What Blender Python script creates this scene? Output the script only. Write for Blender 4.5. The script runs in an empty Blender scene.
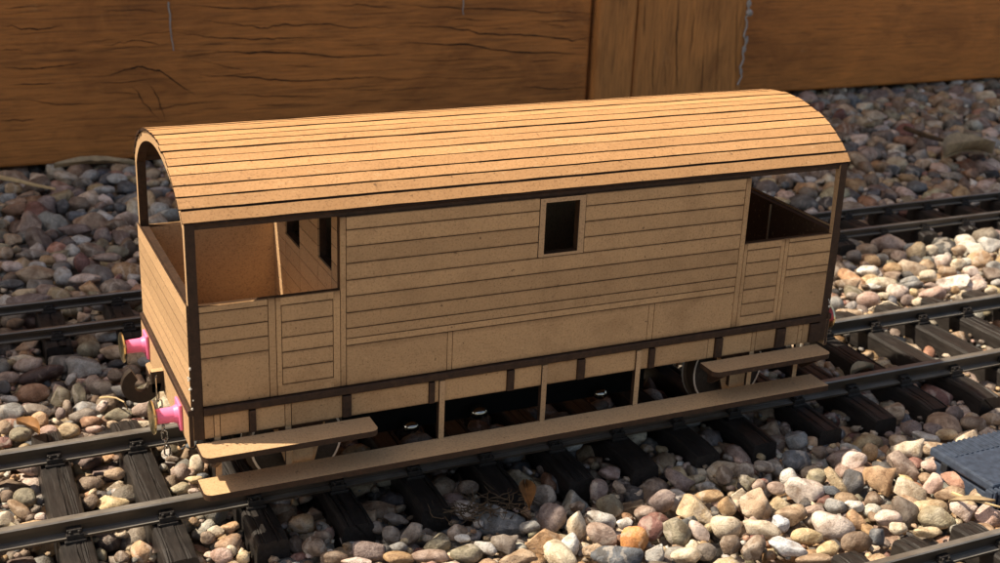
import bpy, bmesh, math, random
import numpy as np
from mathutils import Matrix, Vector

random.seed(7)
rng = np.random.default_rng(11)
S = 0.00073            # one drawing unit in metres (rail top is z = 0)
sc = bpy.context.scene
col = sc.collection

# ------------------------------------------------------------------ camera
FPX, PITCH, YAW, ROLL = 1280.86, 0.3604, 0.4407, 0.0422
CAM = Vector((-83.11, -445.95, 270.27))
fw = Vector((math.sin(YAW)*math.cos(PITCH), math.cos(YAW)*math.cos(PITCH), -math.sin(PITCH)))
rt = fw.cross(Vector((0, 0, 1))).normalized()
up = rt.cross(fw)
r2 = rt*math.cos(ROLL)+up*math.sin(ROLL)
u2 = -rt*math.sin(ROLL)+up*math.cos(ROLL)
cd = bpy.data.cameras.new('camera')
cam = bpy.data.objects.new('camera', cd)
col.objects.link(cam)
m = Matrix((r2, u2, -fw)).transposed().to_4x4()
m.translation = CAM*S
cam.matrix_world = m
cd.sensor_fit = 'HORIZONTAL'
cd.sensor_width = 36
cd.lens = FPX/1000*36
cd.clip_start = 0.01
cd.clip_end = 200
cd.dof.use_dof = True
cd.dof.focus_distance = 530*S
cd.dof.aperture_fstop = 36
sc.camera = cam

# ------------------------------------------------------------------ sky, sun, exposure
SUN = Vector((-0.69, 0.26, 1.0)).normalized()       # towards the sun
EL = math.asin(SUN.z)
AZ = math.atan2(SUN.x, SUN.y)
w = bpy.data.worlds.new('World')
sc.world = w
w.use_nodes = True
nt = w.node_tree
sky = nt.nodes.new('ShaderNodeTexSky')
sky.sky_type = 'NISHITA'
sky.sun_disc = False
sky.sun_elevation = EL
sky.sun_rotation = AZ
sky.air_density = 1.0
sky.dust_density = 3.0
sky.ozone_density = 1.0
nt.links.new(sky.outputs[0], nt.nodes['Background'].inputs[0])
nt.nodes['Background'].inputs[1].default_value = 0.112
sd = bpy.data.lights.new('sun', 'SUN')
sd.energy = 5.0
sd.angle = math.radians(0.53)
sd.color = (1.0, 0.95, 0.87)
sun = bpy.data.objects.new('sun', sd)
col.objects.link(sun)
sun.rotation_euler = SUN.to_track_quat('Z', 'Y').to_euler()
sun.location = SUN*3
vs = sc.view_settings
vs.view_transform = 'Standard'
vs.look = 'None'
vs.gamma = 1
vs.use_curve_mapping = False
vs.exposure = 0.64
vs.use_white_balance = True          # the phone's warm white balance
vs.white_balance_temperature = 7600
vs.white_balance_tint = 10


# ------------------------------------------------------------------ material helpers
class NT:
    def __init__(self, name):
        self.m = bpy.data.materials.new(name)
        self.m.use_nodes = True
        self.t = self.m.node_tree
        self.b = self.t.nodes['Principled BSDF']

    def n(self, typ, **kw):
        nd = self.t.nodes.new(typ)
        for k, v in kw.items():
            if k.startswith('i_'):
                nd.inputs[k[2:].replace('_', ' ')].default_value = v
            else:
                setattr(nd, k, v)
        return nd

    def l(self, a, b):
        self.t.links.new(a, b)

    def coord(self, scale=(1, 1, 1), kind='Object', rot=(0, 0, 0)):
        if kind == 'World':
            out = self.n('ShaderNodeNewGeometry').outputs['Position']
        else:
            out = self.n('ShaderNodeTexCoord').outputs[kind]
        mp = self.n('ShaderNodeMapping')
        mp.inputs['Scale'].default_value = scale
        mp.inputs['Rotation'].default_value = rot
        self.l(out, mp.inputs[0])
        return mp.outputs[0]

    def noise(self, vec, scale, detail=4, rough=0.55, dist=0.0):
        nd = self.n('ShaderNodeTexNoise')
        nd.inputs['Scale'].default_value = scale
        nd.inputs['Detail'].default_value = detail
        nd.inputs['Roughness'].default_value = rough
        nd.inputs['Distortion'].default_value = dist
        self.l(vec, nd.inputs['Vector'])
        return nd.outputs[0]

    def ramp(self, fac, stops):
        nd = self.n('ShaderNodeValToRGB')
        cr = nd.color_ramp
        while len(cr.elements) < len(stops):
            cr.elements.new(0.5)
        for e, (p, c) in zip(cr.elements, stops):
            e.position = p
            e.color = (*c, 1) if len(c) == 3 else c
        self.l(fac, nd.inputs[0])
        return nd.outputs[0]

    def mix(self, fac, a, b, mode='MIX'):
        nd = self.n('ShaderNodeMix', data_type='RGBA', blend_type=mode)
        for sock, v in ((nd.inputs[0], fac), (nd.inputs[6], a), (nd.inputs[7], b)):
            if isinstance(v, (int, float)):
                sock.default_value = v
            elif isinstance(v, tuple):
                sock.default_value = (*v, 1) if len(v) == 3 else v
            else:
                self.l(v, sock)
        return nd.outputs[2]

    def bump(self, h, strength=0.3, dist=0.0005):
        nd = self.n('ShaderNodeBump')
        nd.inputs['Strength'].default_value = strength
        nd.inputs['Distance'].default_value = dist
        self.l(h, nd.inputs['Height'])
        self.l(nd.outputs[0], self.b.inputs['Normal'])

    def done(self, colr=None, rough=0.6, metal=0.0, spec=0.5):
        if colr is not None:
            if isinstance(colr, tuple):
                self.b.inputs['Base Color'].default_value = (*colr, 1)
            else:
                self.l(colr, self.b.inputs['Base Color'])
        if isinstance(rough, float):
            self.b.inputs['Roughness'].default_value = rough
        else:
            self.l(rough, self.b.inputs['Roughness'])
        self.b.inputs['Metallic'].default_value = metal
        self.b.inputs['Specular IOR Level'].default_value = spec
        return self.m


def mdf_mat(name, a, b, c, scorch=False):
    k = NT(name)
    v = k.coord(kind='World')
    fine = k.noise(v, 1500, 4, 0.75)
    mid = k.noise(v, 420, 5, 0.65)
    big = k.noise(v, 55, 4, 0.6)
    base = k.mix(big, a, b)
    base = k.mix(k.ramp(mid, [(0.36, (0, 0, 0)), (0.66, (1, 1, 1))]), base, c)
    spk = k.ramp(fine, [(0.34, (0.50, 0.46, 0.42)), (0.48, (0.98, 0.98, 0.98)), (0.60, (1.0, 1.0, 1.0)), (0.72, (1.35, 1.33, 1.28))])
    base = k.mix(0.75, base, spk, 'MULTIPLY')
    # scorch smudges and handling marks
    sm = k.noise(v, 130, 6, 0.75, 0.6)
    base = k.mix(k.ramp(sm, [(0.62, (0, 0, 0)), (0.76, (0.55, 0.55, 0.55))]), base, (0.16, 0.085, 0.04))
    sk = k.noise(v, 520, 2, 0.5)
    base = k.mix(k.ramp(sk, [(0.70, (0, 0, 0)), (0.745, (0.75,)*3)]), base, (0.13, 0.07, 0.035))
    lt = k.noise(k.coord(kind='World', scale=(0.5, 1, 1)), 760, 3, 0.6)
    base = k.mix(k.ramp(lt, [(0.62, (0, 0, 0)), (0.74, (0.5,)*3)]), base, (0.62, 0.42, 0.23))
    oi = k.n('ShaderNodeObjectInfo')
    base = k.mix(0.9, base, k.ramp(oi.outputs['Random'], [(0.0, (0.86, 0.845, 0.83)), (0.5, (0.99, 0.98, 0.97)), (1.0, (1.09, 1.08, 1.06))]), 'MULTIPLY')
    mo = k.noise(v, 48, 7, 0.7, 0.3)
    base = k.mix(0.8 if scorch else 0.25, base, k.ramp(mo, [(0.32, (0.74, 0.70, 0.66)), (0.5, (1, 1, 1)), (0.68, (1.1, 1.09, 1.07))]), 'MULTIPLY')
    if scorch:
        tc = k.n('ShaderNodeTexCoord')
        sx = k.n('ShaderNodeSeparateXYZ')
        k.l(tc.outputs['Generated'], sx.inputs[0])
        ab = k.n('ShaderNodeMath', operation='PINGPONG')
        k.l(sx.outputs['Z'], ab.inputs[0])
        ab.inputs[1].default_value = 0.5
        wob = k.n('ShaderNodeMath', operation='MULTIPLY_ADD')
        k.l(mid, wob.inputs[0])
        wob.inputs[1].default_value = 0.10
        k.l(ab.outputs[0], wob.inputs[2])
        e_ = k.ramp(wob.outputs[0], [(0.045, (0.75,)*3), (0.085, (0.28,)*3), (0.17, (0, 0, 0))])
        base = k.mix(e_, base, (0.13, 0.065, 0.028))
    k.bump(fine, 0.25, 0.00012)
    return k.done(base, k.ramp(mid, [(0.3, (0.5,)*3), (0.7, (0.68,)*3)]), spec=0.3)


def burnt_mat():
    k = NT('laser_burnt_edge')
    v = k.coord(kind='World')
    a = k.noise(v, 500, 5, 0.7)
    base = k.ramp(a, [(0.3, (0.024, 0.012, 0.007)), (0.6, (0.050, 0.025, 0.014)), (0.85, (0.12, 0.06, 0.032))])
    k.bump(a, 0.3, 0.0002)
    return k.done(base, 0.62, spec=0.3)


def plain(name, c, rough=0.5, metal=0.0, spec=0.5, var=0.25, scale=600):
    k = NT(name)
    v = k.coord(kind='World')
    a = k.noise(v, scale, 4, 0.6)
    lo = tuple(x*(1-var) for x in c)
    hi = tuple(min(1, x*(1+var)) for x in c)
    base = k.ramp(a, [(0.3, lo), (0.7, hi)])
    k.bump(a, 0.12, 0.0002)
    return k.done(base, rough, metal, spec)


M = {}
M['mdf'] = mdf_mat('tan_fibreboard', (0.465, 0.295, 0.160), (0.535, 0.343, 0.188), (0.515, 0.329, 0.182))
M['mdf_plank'] = mdf_mat('scored_fibreboard', (0.435, 0.268, 0.135), (0.525, 0.325, 0.166), (0.505, 0.314, 0.161), True)
M['mdf_roof'] = mdf_mat('roof_fibreboard', (0.45, 0.243, 0.108), (0.53, 0.288, 0.129), (0.51, 0.279, 0.127))
M['mdf_shade'] = mdf_mat('shade_toned_fibreboard', (0.075, 0.038, 0.02), (0.10, 0.052, 0.028), (0.09, 0.047, 0.025))  # board tone darkened to paint in shade inside the right veranda
M['burnt'] = burnt_mat()
M['groove'] = plain('scorched_groove', (0.050, 0.024, 0.011), 0.7, 0, 0.2, 0.3, 500)
M['black'] = plain('shade_black', (0.004, 0.004, 0.004), 0.7, 0, 0.15, 0.3, 300)  # for the added plate that stands in for under-floor shade
M['pink'] = plain('pink_plastic', (0.95, 0.20, 0.38), 0.38, 0, 0.5, 0.05, 900)
M['brass'] = plain('polished_brass', (0.74, 0.65, 0.40), 0.25, 1.0, 0.5, 0.15, 500)
M['steel'] = plain('bright_steel', (0.62, 0.60, 0.57), 0.18, 1.0, 0.5, 0.1, 700)
M['glint'] = plain('glint_steel', (0.55, 0.52, 0.47), 0.12, 1.0, 0.6, 0.1, 700)  # for the domes added only to give glints
M['nickel'] = plain('bright_nickel_tyre', (0.62, 0.59, 0.54), 0.3, 0.35, 0.6, 0.08, 700)
M['hook'] = plain('shade_darkened_hook_board', (0.022, 0.014, 0.009), 0.55, 0, 0.35, 0.3, 700)  # board darkened so the hook's shade sits in its colour
M['glue'] = plain('dried_glue', (0.62, 0.58, 0.50), 0.4, 0, 0.5, 0.1, 900)


def rail_mat(name, c0, c1, c2, rust, metal):
    k = NT(name)
    v = k.coord(kind='World', scale=(0.35, 1, 1))
    a = k.noise(v, 260, 5, 0.65)
    b = k.noise(v, 60, 3, 0.5)
    base = k.ramp(a, [(0.3, c0), (0.55, c1), (0.8, c2)])
    base = k.mix(k.ramp(b, [(0.4, (0, 0, 0)), (0.7, (0.5, 0.5, 0.5))]), base, rust)
    geo = k.n('ShaderNodeNewGeometry')
    k.bump(a, 0.15, 0.0002)
    return k.done(base, k.ramp(a, [(0.3, (0.34,)*3), (0.7, (0.5,)*3)]), metal, 0.5)


def sleeper_mat():
    k = NT('dark_plastic_sleeper')
    v = k.coord(kind='World', scale=(1, 0.12, 1))
    v2 = k.coord(kind='World')
    g = k.noise(v, 900, 4, 0.6, 0.4)
    d = k.noise(v2, 150, 5, 0.65)
    base = k.ramp(g, [(0.3, (0.012, 0.0100, 0.0092)), (0.6, (0.024, 0.0205, 0.0185)), (0.8, (0.055, 0.047, 0.042))])
    base = k.mix(k.ramp(d, [(0.45, (0, 0, 0)), (0.72, (0.25, 0.25, 0.25))]), base, (0.05, 0.042, 0.036))
    k.bump(g, 0.5, 0.0004)
    return k.done(base, 0.42, 0, 0.35)


def stone_mat():
    k = NT('river_pebble')
    at = k.n('ShaderNodeAttribute', attribute_name='Col')
    v = k.coord(kind='World')
    fine = k.noise(v, 1700, 4, 0.7)
    mid = k.noise(v, 260, 5, 0.65, 0.5)
    vein = k.n('ShaderNodeTexWave', wave_type='BANDS')
    vein.inputs['Scale'].default_value = 45
    vein.inputs['Distortion'].default_value = 14
    vein.inputs['Detail'].default_value = 4
    vein.inputs['Detail Scale'].default_value = 1.6
    k.l(v, vein.inputs['Vector'])
    c = k.mix(k.ramp(mid, [(0.34, (0.95,)*3), (0.60, (0, 0, 0))]), at.outputs['Color'], (0.46, 0.38, 0.32), 'MULTIPLY')
    c = k.mix(k.ramp(mid, [(0.56, (0, 0, 0)), (0.80, (0.5,)*3)]), c, (0.60, 0.47, 0.35))
    vv = k.ramp(vein.outputs[0], [(0.80, (0, 0, 0)), (0.97, (0.38,)*3)])
    vv2 = k.mix(1.0, vv, k.ramp(k.noise(v, 35, 2), [(0.5, (0, 0, 0)), (0.6, (1, 1, 1))]), 'MULTIPLY')
    c = k.mix(vv2, c, (0.62, 0.54, 0.45))
    sp = k.ramp(fine, [(0.34, (0.45,)*3), (0.47, (1, 1, 1)), (0.62, (1.0,)*3), (0.75, (1.25,)*3)])
    c = k.mix(0.8, c, sp, 'MULTIPLY')
    h = k.mix(0.5, mid, fine)
    k.bump(h, 0.7, 0.0011)
    return k.done(c, k.ramp(mid, [(0.3, (0.42,)*3), (0.7, (0.72,)*3)]), 0, 0.4)


def soil_mat():
    k = NT('fine_gravel')
    v = k.coord(kind='World')
    a = k.noise(v, 120, 6, 0.7)
    base = k.ramp(a, [(0.3, (0.16, 0.125, 0.095)), (0.7, (0.34, 0.27, 0.205))])
    k.bump(a, 0.8, 0.003)
    return k.done(base, 0.95, 0, 0.2)


def timber_mat(name, vertical, lo, hi, crackiness, rough=0.62):
    k = NT(name)
    st = (1, 1, 0.06) if vertical else (0.06, 1, 1)
    v = k.coord(kind='World', scale=st)
    vw = k.coord(kind='World')
    g = k.noise(v, 700, 9, 0.72, 0.4)
    big = k.noise(vw, 9, 6, 0.65)
    base = k.mix(big, lo, hi)
    base = k.mix(0.55, base, k.ramp(g, [(0.34, (0.34, 0.30, 0.26)), (0.48, (0.95, 0.95, 0.95)), (0.66, (1.4, 1.36, 1.3))]), 'MULTIPLY')
    bl = k.noise(k.coord(kind='World', scale=(0.4, 1, 1) if not vertical else (1, 1, 0.4)), 26, 6, 0.7, 0.9)
    base = k.mix(0.6, base, k.ramp(bl, [(0.34, (0.45, 0.40, 0.36)), (0.5, (1, 1, 1)), (0.68, (1.3, 1.25, 1.2))]), 'MULTIPLY')
    fb = k.noise(k.coord(kind='World', scale=(0.035, 1, 1) if not vertical else (1, 1, 0.035)), 520, 5, 0.6, 0.25)
    base = k.mix(k.ramp(fb, [(0.33, (0.5,)*3), (0.385, (0.2,)*3), (0.43, (0, 0, 0))]), base, (0.09, 0.036, 0.012))
    kn = k.noise(vw, 60, 8, 0.8)
    base = k.mix(k.ramp(kn, [(0.60, (0, 0, 0)), (0.72, (0.45,)*3)]), base, (0.60, 0.30, 0.12))
    # long drying cracks along the grain
    st2 = (1, 1, 0.055) if vertical else (0.055, 1, 1)
    vc = k.coord(kind='World', scale=st2)
    dn = k.n('ShaderNodeTexNoise')
    dn.inputs['Scale'].default_value = 20
    dn.inputs['Detail'].default_value = 6
    k.l(vc, dn.inputs['Vector'])
    add = k.n('ShaderNodeVectorMath', operation='MULTIPLY_ADD')
    k.l(dn.outputs['Color'], add.inputs[0])
    add.inputs[1].default_value = (0.02, 0.013, 0.013)
    k.l(vc, add.inputs[2])
    wv = k.n('ShaderNodeTexNoise')
    wv.inputs['Scale'].default_value = 62 if not vertical else 30
    wv.inputs['Detail'].default_value = 1.0
    k.l(add.outputs[0], wv.inputs['Vector'])
    ab = k.n('ShaderNodeMath', operation='SUBTRACT')
    k.l(wv.outputs[0], ab.inputs[0])
    ab.inputs[1].default_value = 0.5
    ab2 = k.n('ShaderNodeMath', operation='ABSOLUTE')
    k.l(ab.outputs[0], ab2.inputs[0])
    line = k.ramp(ab2.outputs[0], [(0.0, (1, 1, 1)), (0.009, (0.8,)*3), (0.020, (0, 0, 0))])
    gate = k.ramp(k.noise(k.coord(kind='World', scale=(0.35, 1, 1) if not vertical else (1, 1, 0.35)), 17, 2), [(0.42, (0, 0, 0)), (0.52, (crackiness,)*3)])
    cr = k.mix(1.0, line, gate, 'MULTIPLY')
    base = k.mix(cr, base, (0.030, 0.015, 0.008))
    # small dents
    hd = k.n('ShaderNodeBump')
    inv = k.n('ShaderNodeInvert')
    k.l(cr, inv.inputs['Color'])
    hh = k.mix(0.65, g, inv.outputs[0])
    k.bump(hh, 0.6, 0.002)
    return k.done(base, rough, 0, 0.35)


M['rail'] = rail_mat('painted_shaded_rail_side', (0.026, 0.019, 0.013), (0.048, 0.035, 0.024), (0.085, 0.064, 0.046), (0.075, 0.047, 0.027), 0.1)  # brown side paint, darkened further for the shade on the sides
M['rail_worn_lit'] = rail_mat('worn_lit_rail_top', (0.18, 0.165, 0.145), (0.29, 0.27, 0.24), (0.42, 0.39, 0.35), (0.22, 0.175, 0.13), 0.6)  # wheel wear on the head, plus sunlit brightness painted on head and foot
M['sleeper'] = sleeper_mat()
M['stone'] = stone_mat()
M['soil'] = soil_mat()
M['timber'] = timber_mat('cracked_timber', False, (0.40, 0.142, 0.034), (0.54, 0.20, 0.050), 0.0)
M['post'] = timber_mat('cracked_timber_post', True, (0.41, 0.165, 0.045), (0.52, 0.215, 0.060), 0.0)
M['board'] = timber_mat('smooth_stained_board', False, (0.48, 0.165, 0.036), (0.57, 0.20, 0.046), 0.0, 0.5)
M['bluebox'] = plain('blue_grey_plastic', (0.036, 0.049, 0.074), 0.55, 0, 0.35, 0.35, 420)
M['bluedark'] = plain('dark_plastic', (0.012, 0.014, 0.018), 0.5, 0, 0.4, 0.2, 300)
M['leaf'] = plain('dry_brown_leaf', (0.20, 0.095, 0.035), 0.6, 0, 0.3, 0.4, 220)
M['leafpale'] = plain('pale_dry_leaf', (0.36, 0.26, 0.15), 0.7, 0, 0.3, 0.3, 220)
M['straw'] = plain('dry_straw', (0.50, 0.36, 0.19), 0.6, 0, 0.3, 0.25, 300)
M['root'] = plain('dark_dry_roots', (0.075, 0.05, 0.03), 0.8, 0, 0.2, 0.4, 300)
M['web'] = plain('grey_sealant', (0.34, 0.31, 0.28), 0.6, 0, 0.3, 0.2, 300)


# ------------------------------------------------------------------ mesh helpers (drawing units, scaled by S on build)
class MB:
    def __init__(self):
        self.v = []
        self.f = []
        self.mi = []

    def add(self, vs_, fs_, mi=0):
        o = len(self.v)
        self.v += [tuple(q) for q in vs_]
        for i, f in enumerate(fs_):
            self.f.append(tuple(o+j for j in f))
            self.mi.append(mi if isinstance(mi, int) else mi[i])
        return self

    def box(self, x0, x1, y0, y1, z0, z1, m=0, fm=None):
        vs_ = [(x0, y0, z0), (x1, y0, z0), (x1, y1, z0), (x0, y1, z0), (x0, y0, z1), (x1, y0, z1), (x1, y1, z1), (x0, y1, z1)]
        keys = ['-z', '+z', '-y', '+x', '+y', '-x']
        fs_ = [(0, 3, 2, 1), (4, 5, 6, 7), (0, 1, 5, 4), (1, 2, 6, 5), (2, 3, 7, 6), (3, 0, 4, 7)]
        mm = [(fm or {}).get(k, m) for k in keys]
        return self.add(vs_, fs_, mm)

    def prism(self, poly, axis, a0, a1, cap=0, side=0):
        n = len(poly)

        def P(q, a):
            if axis == 'z':
                return (q[0], q[1], a)
            if axis == 'y':
                return (q[0], a, q[1])
            return (a, q[0], q[1])
        vs_ = [P(q, a0) for q in poly]+[P(q, a1) for q in poly]
        fs_ = [tuple(range(n))[::-1], tuple(range(n, 2*n))]
        mm = [cap, cap]
        for i in range(n):
            j = (i+1) % n
            fs_.append((i, j, n+j, n+i))
            mm.append(side)
        return self.add(vs_, fs_, mm)

    def strip(self, outer, inner, x0, x1, face=0, edge=1):
        """plate in the yz plane between two open curves"""
        n = len(outer)
        vs_ = [(x0, *q) for q in outer]+[(x0, *q) for q in inner]+[(x1, *q) for q in outer]+[(x1, *q) for q in inner]
        fs_, mm = [], []
        for i in range(n-1):
            fs_ += [(i, i+1, n+i+1, n+i), (2*n+i, 3*n+i, 3*n+i+1, 2*n+i+1), (i, 2*n+i, 2*n+i+1, i+1), (n+i, n+i+1, 3*n+i+1, 3*n+i)]
            mm += [face, face, edge, edge]
        for i in (0, n-1):
            fs_.append((i, n+i, 3*n+i, 2*n+i))
            mm.append(edge)
        return self.add(vs_, fs_, mm)

    def cyl(self, c, axis, r, h, n=20, r1=None, mi=0):
        r1 = r if r1 is None else r1
        ax = {'x': 0, 'y': 1, 'z': 2}[axis]
        o1, o2 = [(1, 2), (2, 0), (0, 1)][ax]
        vs_ = []
        for k, (rr, a) in enumerate(((r, 0), (r1, h))):
            for i in range(n):
                t = 2*math.pi*i/n
                q = [0, 0, 0]
                q[ax] = c[ax]+a
                q[o1] = c[o1]+rr*math.cos(t)
                q[o2] = c[o2]+rr*math.sin(t)
                vs_.append(q)
        fs_ = [tuple(range(n))[::-1], tuple(range(n, 2*n))]+[(i, (i+1) % n, n+(i+1) % n, n+i) for i in range(n)]
        return self.add(vs_, fs_, mi)

    def tube(self, pts, r, n=6, closed=False, taper=None):
        pts = [Vector(p) for p in pts]
        N = len(pts)
        ring = []
        prev = None
        for i, p in enumerate(pts):
            a = pts[(i-1) % N] if (closed or i > 0) else pts[i]
            b = pts[(i+1) % N] if (closed or i < N-1) else pts[i]
            t = (b-a).normalized()
            ref = prev if prev is not None else (Vector((0, 0, 1)) if abs(t.z) < 0.9 else Vector((1, 0, 0)))
            s = (ref-t*ref.dot(t)).normalized()
            prev = s
            q = t.cross(s)
            rr = r if taper is None else r*(taper[0]+(taper[1]-taper[0])*i/(N-1))
            ring.append([p+s*rr*math.cos(2*math.pi*k/n)+q*rr*math.sin(2*math.pi*k/n) for k in range(n)])
        vs_ = [v for rg in ring for v in rg]
        fs_ = []
        for i in range(N if closed else N-1):
            for k in range(n):
                a = i*n+k
                b = i*n+(k+1) % n
                c = ((i+1) % N)*n+(k+1) % n
                d = ((i+1) % N)*n+k
                fs_.append((a, b, c, d))
        if not closed:
            fs_ += [tuple(range(n))[::-1], tuple(range((N-1)*n, N*n))]
        return self.add(vs_, fs_)

    def sphere(self, c, r, sz=1.0, n=10):
        vs_, fs_ = [], []
        for i in range(1, n//2+1):
            ph = math.pi*i/(n//2+1)
            for k in range(n):
                t = 2*math.pi*k/n
                vs_.append((c[0]+r*math.sin(ph)*math.cos(t), c[1]+r*math.sin(ph)*math.sin(t), c[2]+r*sz*math.cos(ph)))
        R_ = n//2
        vs_ += [(c[0], c[1], c[2]+r*sz), (c[0], c[1], c[2]-r*sz)]
        for i in range(R_-1):
            for k in range(n):
                fs_.append((i*n+k, (i+1)*n+k, (i+1)*n+(k+1) % n, i*n+(k+1) % n))
        for k in range(n):
            fs_.append((R_*n, k, (k+1) % n))
            fs_.append((R_*n+1, (R_-1)*n+(k+1) % n, (R_-1)*n+k))
        return self.add(vs_, fs_)

    def mesh(self, name, mats, org=(0, 0, 0), bev=0, smooth=False, flipy=None):
        me = bpy.data.meshes.new(name)
        vv = self.v
        if flipy is not None:
            vv = [(x, flipy-y, z) for x, y, z in vv]
        me.from_pydata([((x-org[0])*S, (y-org[1])*S, (z-org[2])*S) for x, y, z in vv], [], self.f)
        for mt in mats:
            me.materials.append(M[mt])
        for p, i in zip(me.polygons, self.mi):
            p.material_index = min(i, len(mats)-1)
        bm = bmesh.new()
        bm.from_mesh(me)
        bmesh.ops.recalc_face_normals(bm, faces=bm.faces)
        if bev:
            es = [e for e in bm.edges if len(e.link_faces) == 2 and e.calc_face_angle(0) > 0.6]
            bmesh.ops.bevel(bm, geom=es, offset=bev*S, segments=2, profile=0.5, affect='EDGES', clamp_overlap=True)
        bm.to_mesh(me)
        bm.free()
        if smooth:
            me.polygons.foreach_set('use_smooth', [True]*len(me.polygons))
            try:
                me.set_sharp_from_angle(angle=math.radians(38))
            except Exception:
                pass
        return me

    def build(self, name, mats, parent=None, org=(0, 0, 0), **kw):
        if isinstance(mats, str):
            mats = [mats]
        return link(name, self.mesh(name, mats, org, **kw), parent)


def link(name, me, parent=None, loc=None):
    o = bpy.data.objects.new(name, me)
    col.objects.link(o)
    if parent is not None:
        o.parent = parent
    if loc is not None:
        o.location = Vector(loc)*S
    return o


def tag(o, label=None, cat=None, group=None, kind=None):
    for k, v in (('label', label), ('category', cat), ('group', group), ('kind', kind)):
        if v:
            o[k] = v
    return o


def empty(name, loc, rz=0.0):
    o = bpy.data.objects.new(name, None)
    o.empty_display_size = 0.01
    col.objects.link(o)
    o.location = Vector(loc)*S
    o.rotation_euler.z = rz
    return o


def box(name, parent, org, mats, *a, bev=0, fm=None, m=0, flipy=None):
    return MB().box(*a, m=m, fm=fm).build(name, mats, parent, org=org, bev=bev, flipy=flipy)


# ------------------------------------------------------------------ ground
GZ = -27.0
gm = MB()
nx = 40
xs = np.concatenate([[-30000, -6000, -1500], np.linspace(-400, 1500, nx), [3000, 8000, 30000]])
ys = np.concatenate([[-30000, -6000, -1500], np.linspace(-420, 720, nx), [3000, 8000, 30000]])
gv = []
for y in ys:
    for x in xs:
        gv.append((x, y, GZ+random.uniform(-1.5, 1.5)))
nxx = len(xs)
gf = [(j*nxx+i, j*nxx+i+1, (j+1)*nxx+i+1, (j+1)*nxx+i) for j in range(len(ys)-1) for i in range(nxx-1)]
gm.add(gv, gf)
ground = gm.build('ground', 'soil', smooth=True)
tag(ground, 'fine gravel bed under the loose pebbles', 'ground', kind='structure')

# ------------------------------------------------------------------ fence of timbers behind
JITD = lambda: random.uniform(-.6, .6)
fence = empty('timber_fence', (480, 580, -14))
FO = (480, 580, -14)
tag(fence, 'brown stained timber fence standing behind the gravel, boards either side of a cracked post', 'fence')


def fence_boards(x0, x1, yf, zb, ztop, h, mat, th=45, joint=2.0):
    z = zb
    k = 0
    while z < ztop-10:
        z1 = min(z+h, ztop)
        off = 0 if k == 0 else random.uniform(-1.5, 1.5)
        box('board', fence, FO, mat, x0, x1, yf+off, yf+th+off, z, z1-joint, bev=2.5)
        z = z1
        k += 1


def fence_post(x0, x1, y0, y1, ztop):
    box('post', fence, FO, 'post', x0, x1, y0, y1, -60, ztop, bev=4)


fence_boards(-700, 480, 578, -11.5, 1390, 205, 'timber')
box('added_gap_backing', fence, FO, 'burnt', -700, 482, 606, 640, -60, -10)  # dark backing added to blacken the gap under the boards
fence_boards(-2600, -705, 578, -13, 1650, 205, 'timber')
fence_boards(640, 2600, 640, -7, 1390, 205, 'board')
box('added_gap_backing', fence, FO, 'burnt', 660, 2600, 668, 690, -60, -8)  # same added backing, keeps this gap dark
fence_post(484, 524, 571, 655, 1440)        # the post is two timbers side by side, the left one narrow
fence_post(525.5, 648, 574, 655, 1440)
fence_post(-760, -640, 626, 700, 1700)
CR = [((0, 0, 2.5), 577.7, [[(0, 65), (60, 67), (110, 68), (160, 62)], [(0, 125), (60, 122)], [(120, 132), (200, 125)], [(0, 170), (80, 168), (150, 163), (230, 155)], [(35, 212), (140, 212)],
        [(265, 190), (310, 175), (350, 168), (400, 180), (440, 205), (490, 240)], [(330, 215), (360, 255), (400, 298)], [(372, 208), (400, 258), (412, 298)], [(500, 50), (600, 62), (660, 66), (720, 60), (800, 62), (900, 68), (1000, 66)],
        [(430, 80), (530, 92), (640, 97), (700, 95), (840, 92)], [(540, 125), (650, 130), (760, 133), (900, 143)], [(860, 112), (960, 110)], [(500, 185), (600, 190), (700, 200), (820, 200), (900, 195), (1000, 197)], [(470, 12), (600, 20), (700, 22)],
        [(840, 12), (900, 10), (1000, 22)], [(500, 150), (560, 165), (620, 180)], [(230, 30), (330, 26), (420, 34)], [(250, 110), (330, 104), (420, 112)], [(60, 250), (150, 262), (260, 258)], [(0, 300), (90, 296)], [(560, 235), (700, 240), (820, 236)], [(700, 165), (800, 168)], [(10, 18), (120, 14)], [(640, 262), (740, 258)]]),
      ((400, 0, 2.5), 577.7, [[(0, 65), (120, 70), (200, 85), (300, 86), (400, 95), (450, 97), (490, 92)], [(0, 10), (100, 18), (250, 20), (350, 28), (490, 35)], [(0, 110), (150, 112), (300, 130), (480, 140)], [(0, 148), (120, 152), (250, 150)], [(320, 155), (400, 150)],
        [(60, 190), (200, 196), (330, 190)], [(350, 60), (430, 66)], [(300, 215), (400, 222), (470, 218)], [(120, 44), (230, 48)]]),
      ((400, 0, 2.5), 573.7, [[(585, 0), (588, 60), (576, 130), (572, 240)], [(697, 0), (694, 70), (690, 160), (697, 245)], [(800, 0), (795, 90), (787, 250)], [(640, 60), (632, 180), (634, 240)], [(735, 20), (730, 120)], [(845, 0), (842, 110), (838, 230)], [(660, 150), (664, 235)], [(760, 120), (756, 240)], [(615, 0), (612, 90)]])]
b = MB()
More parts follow.
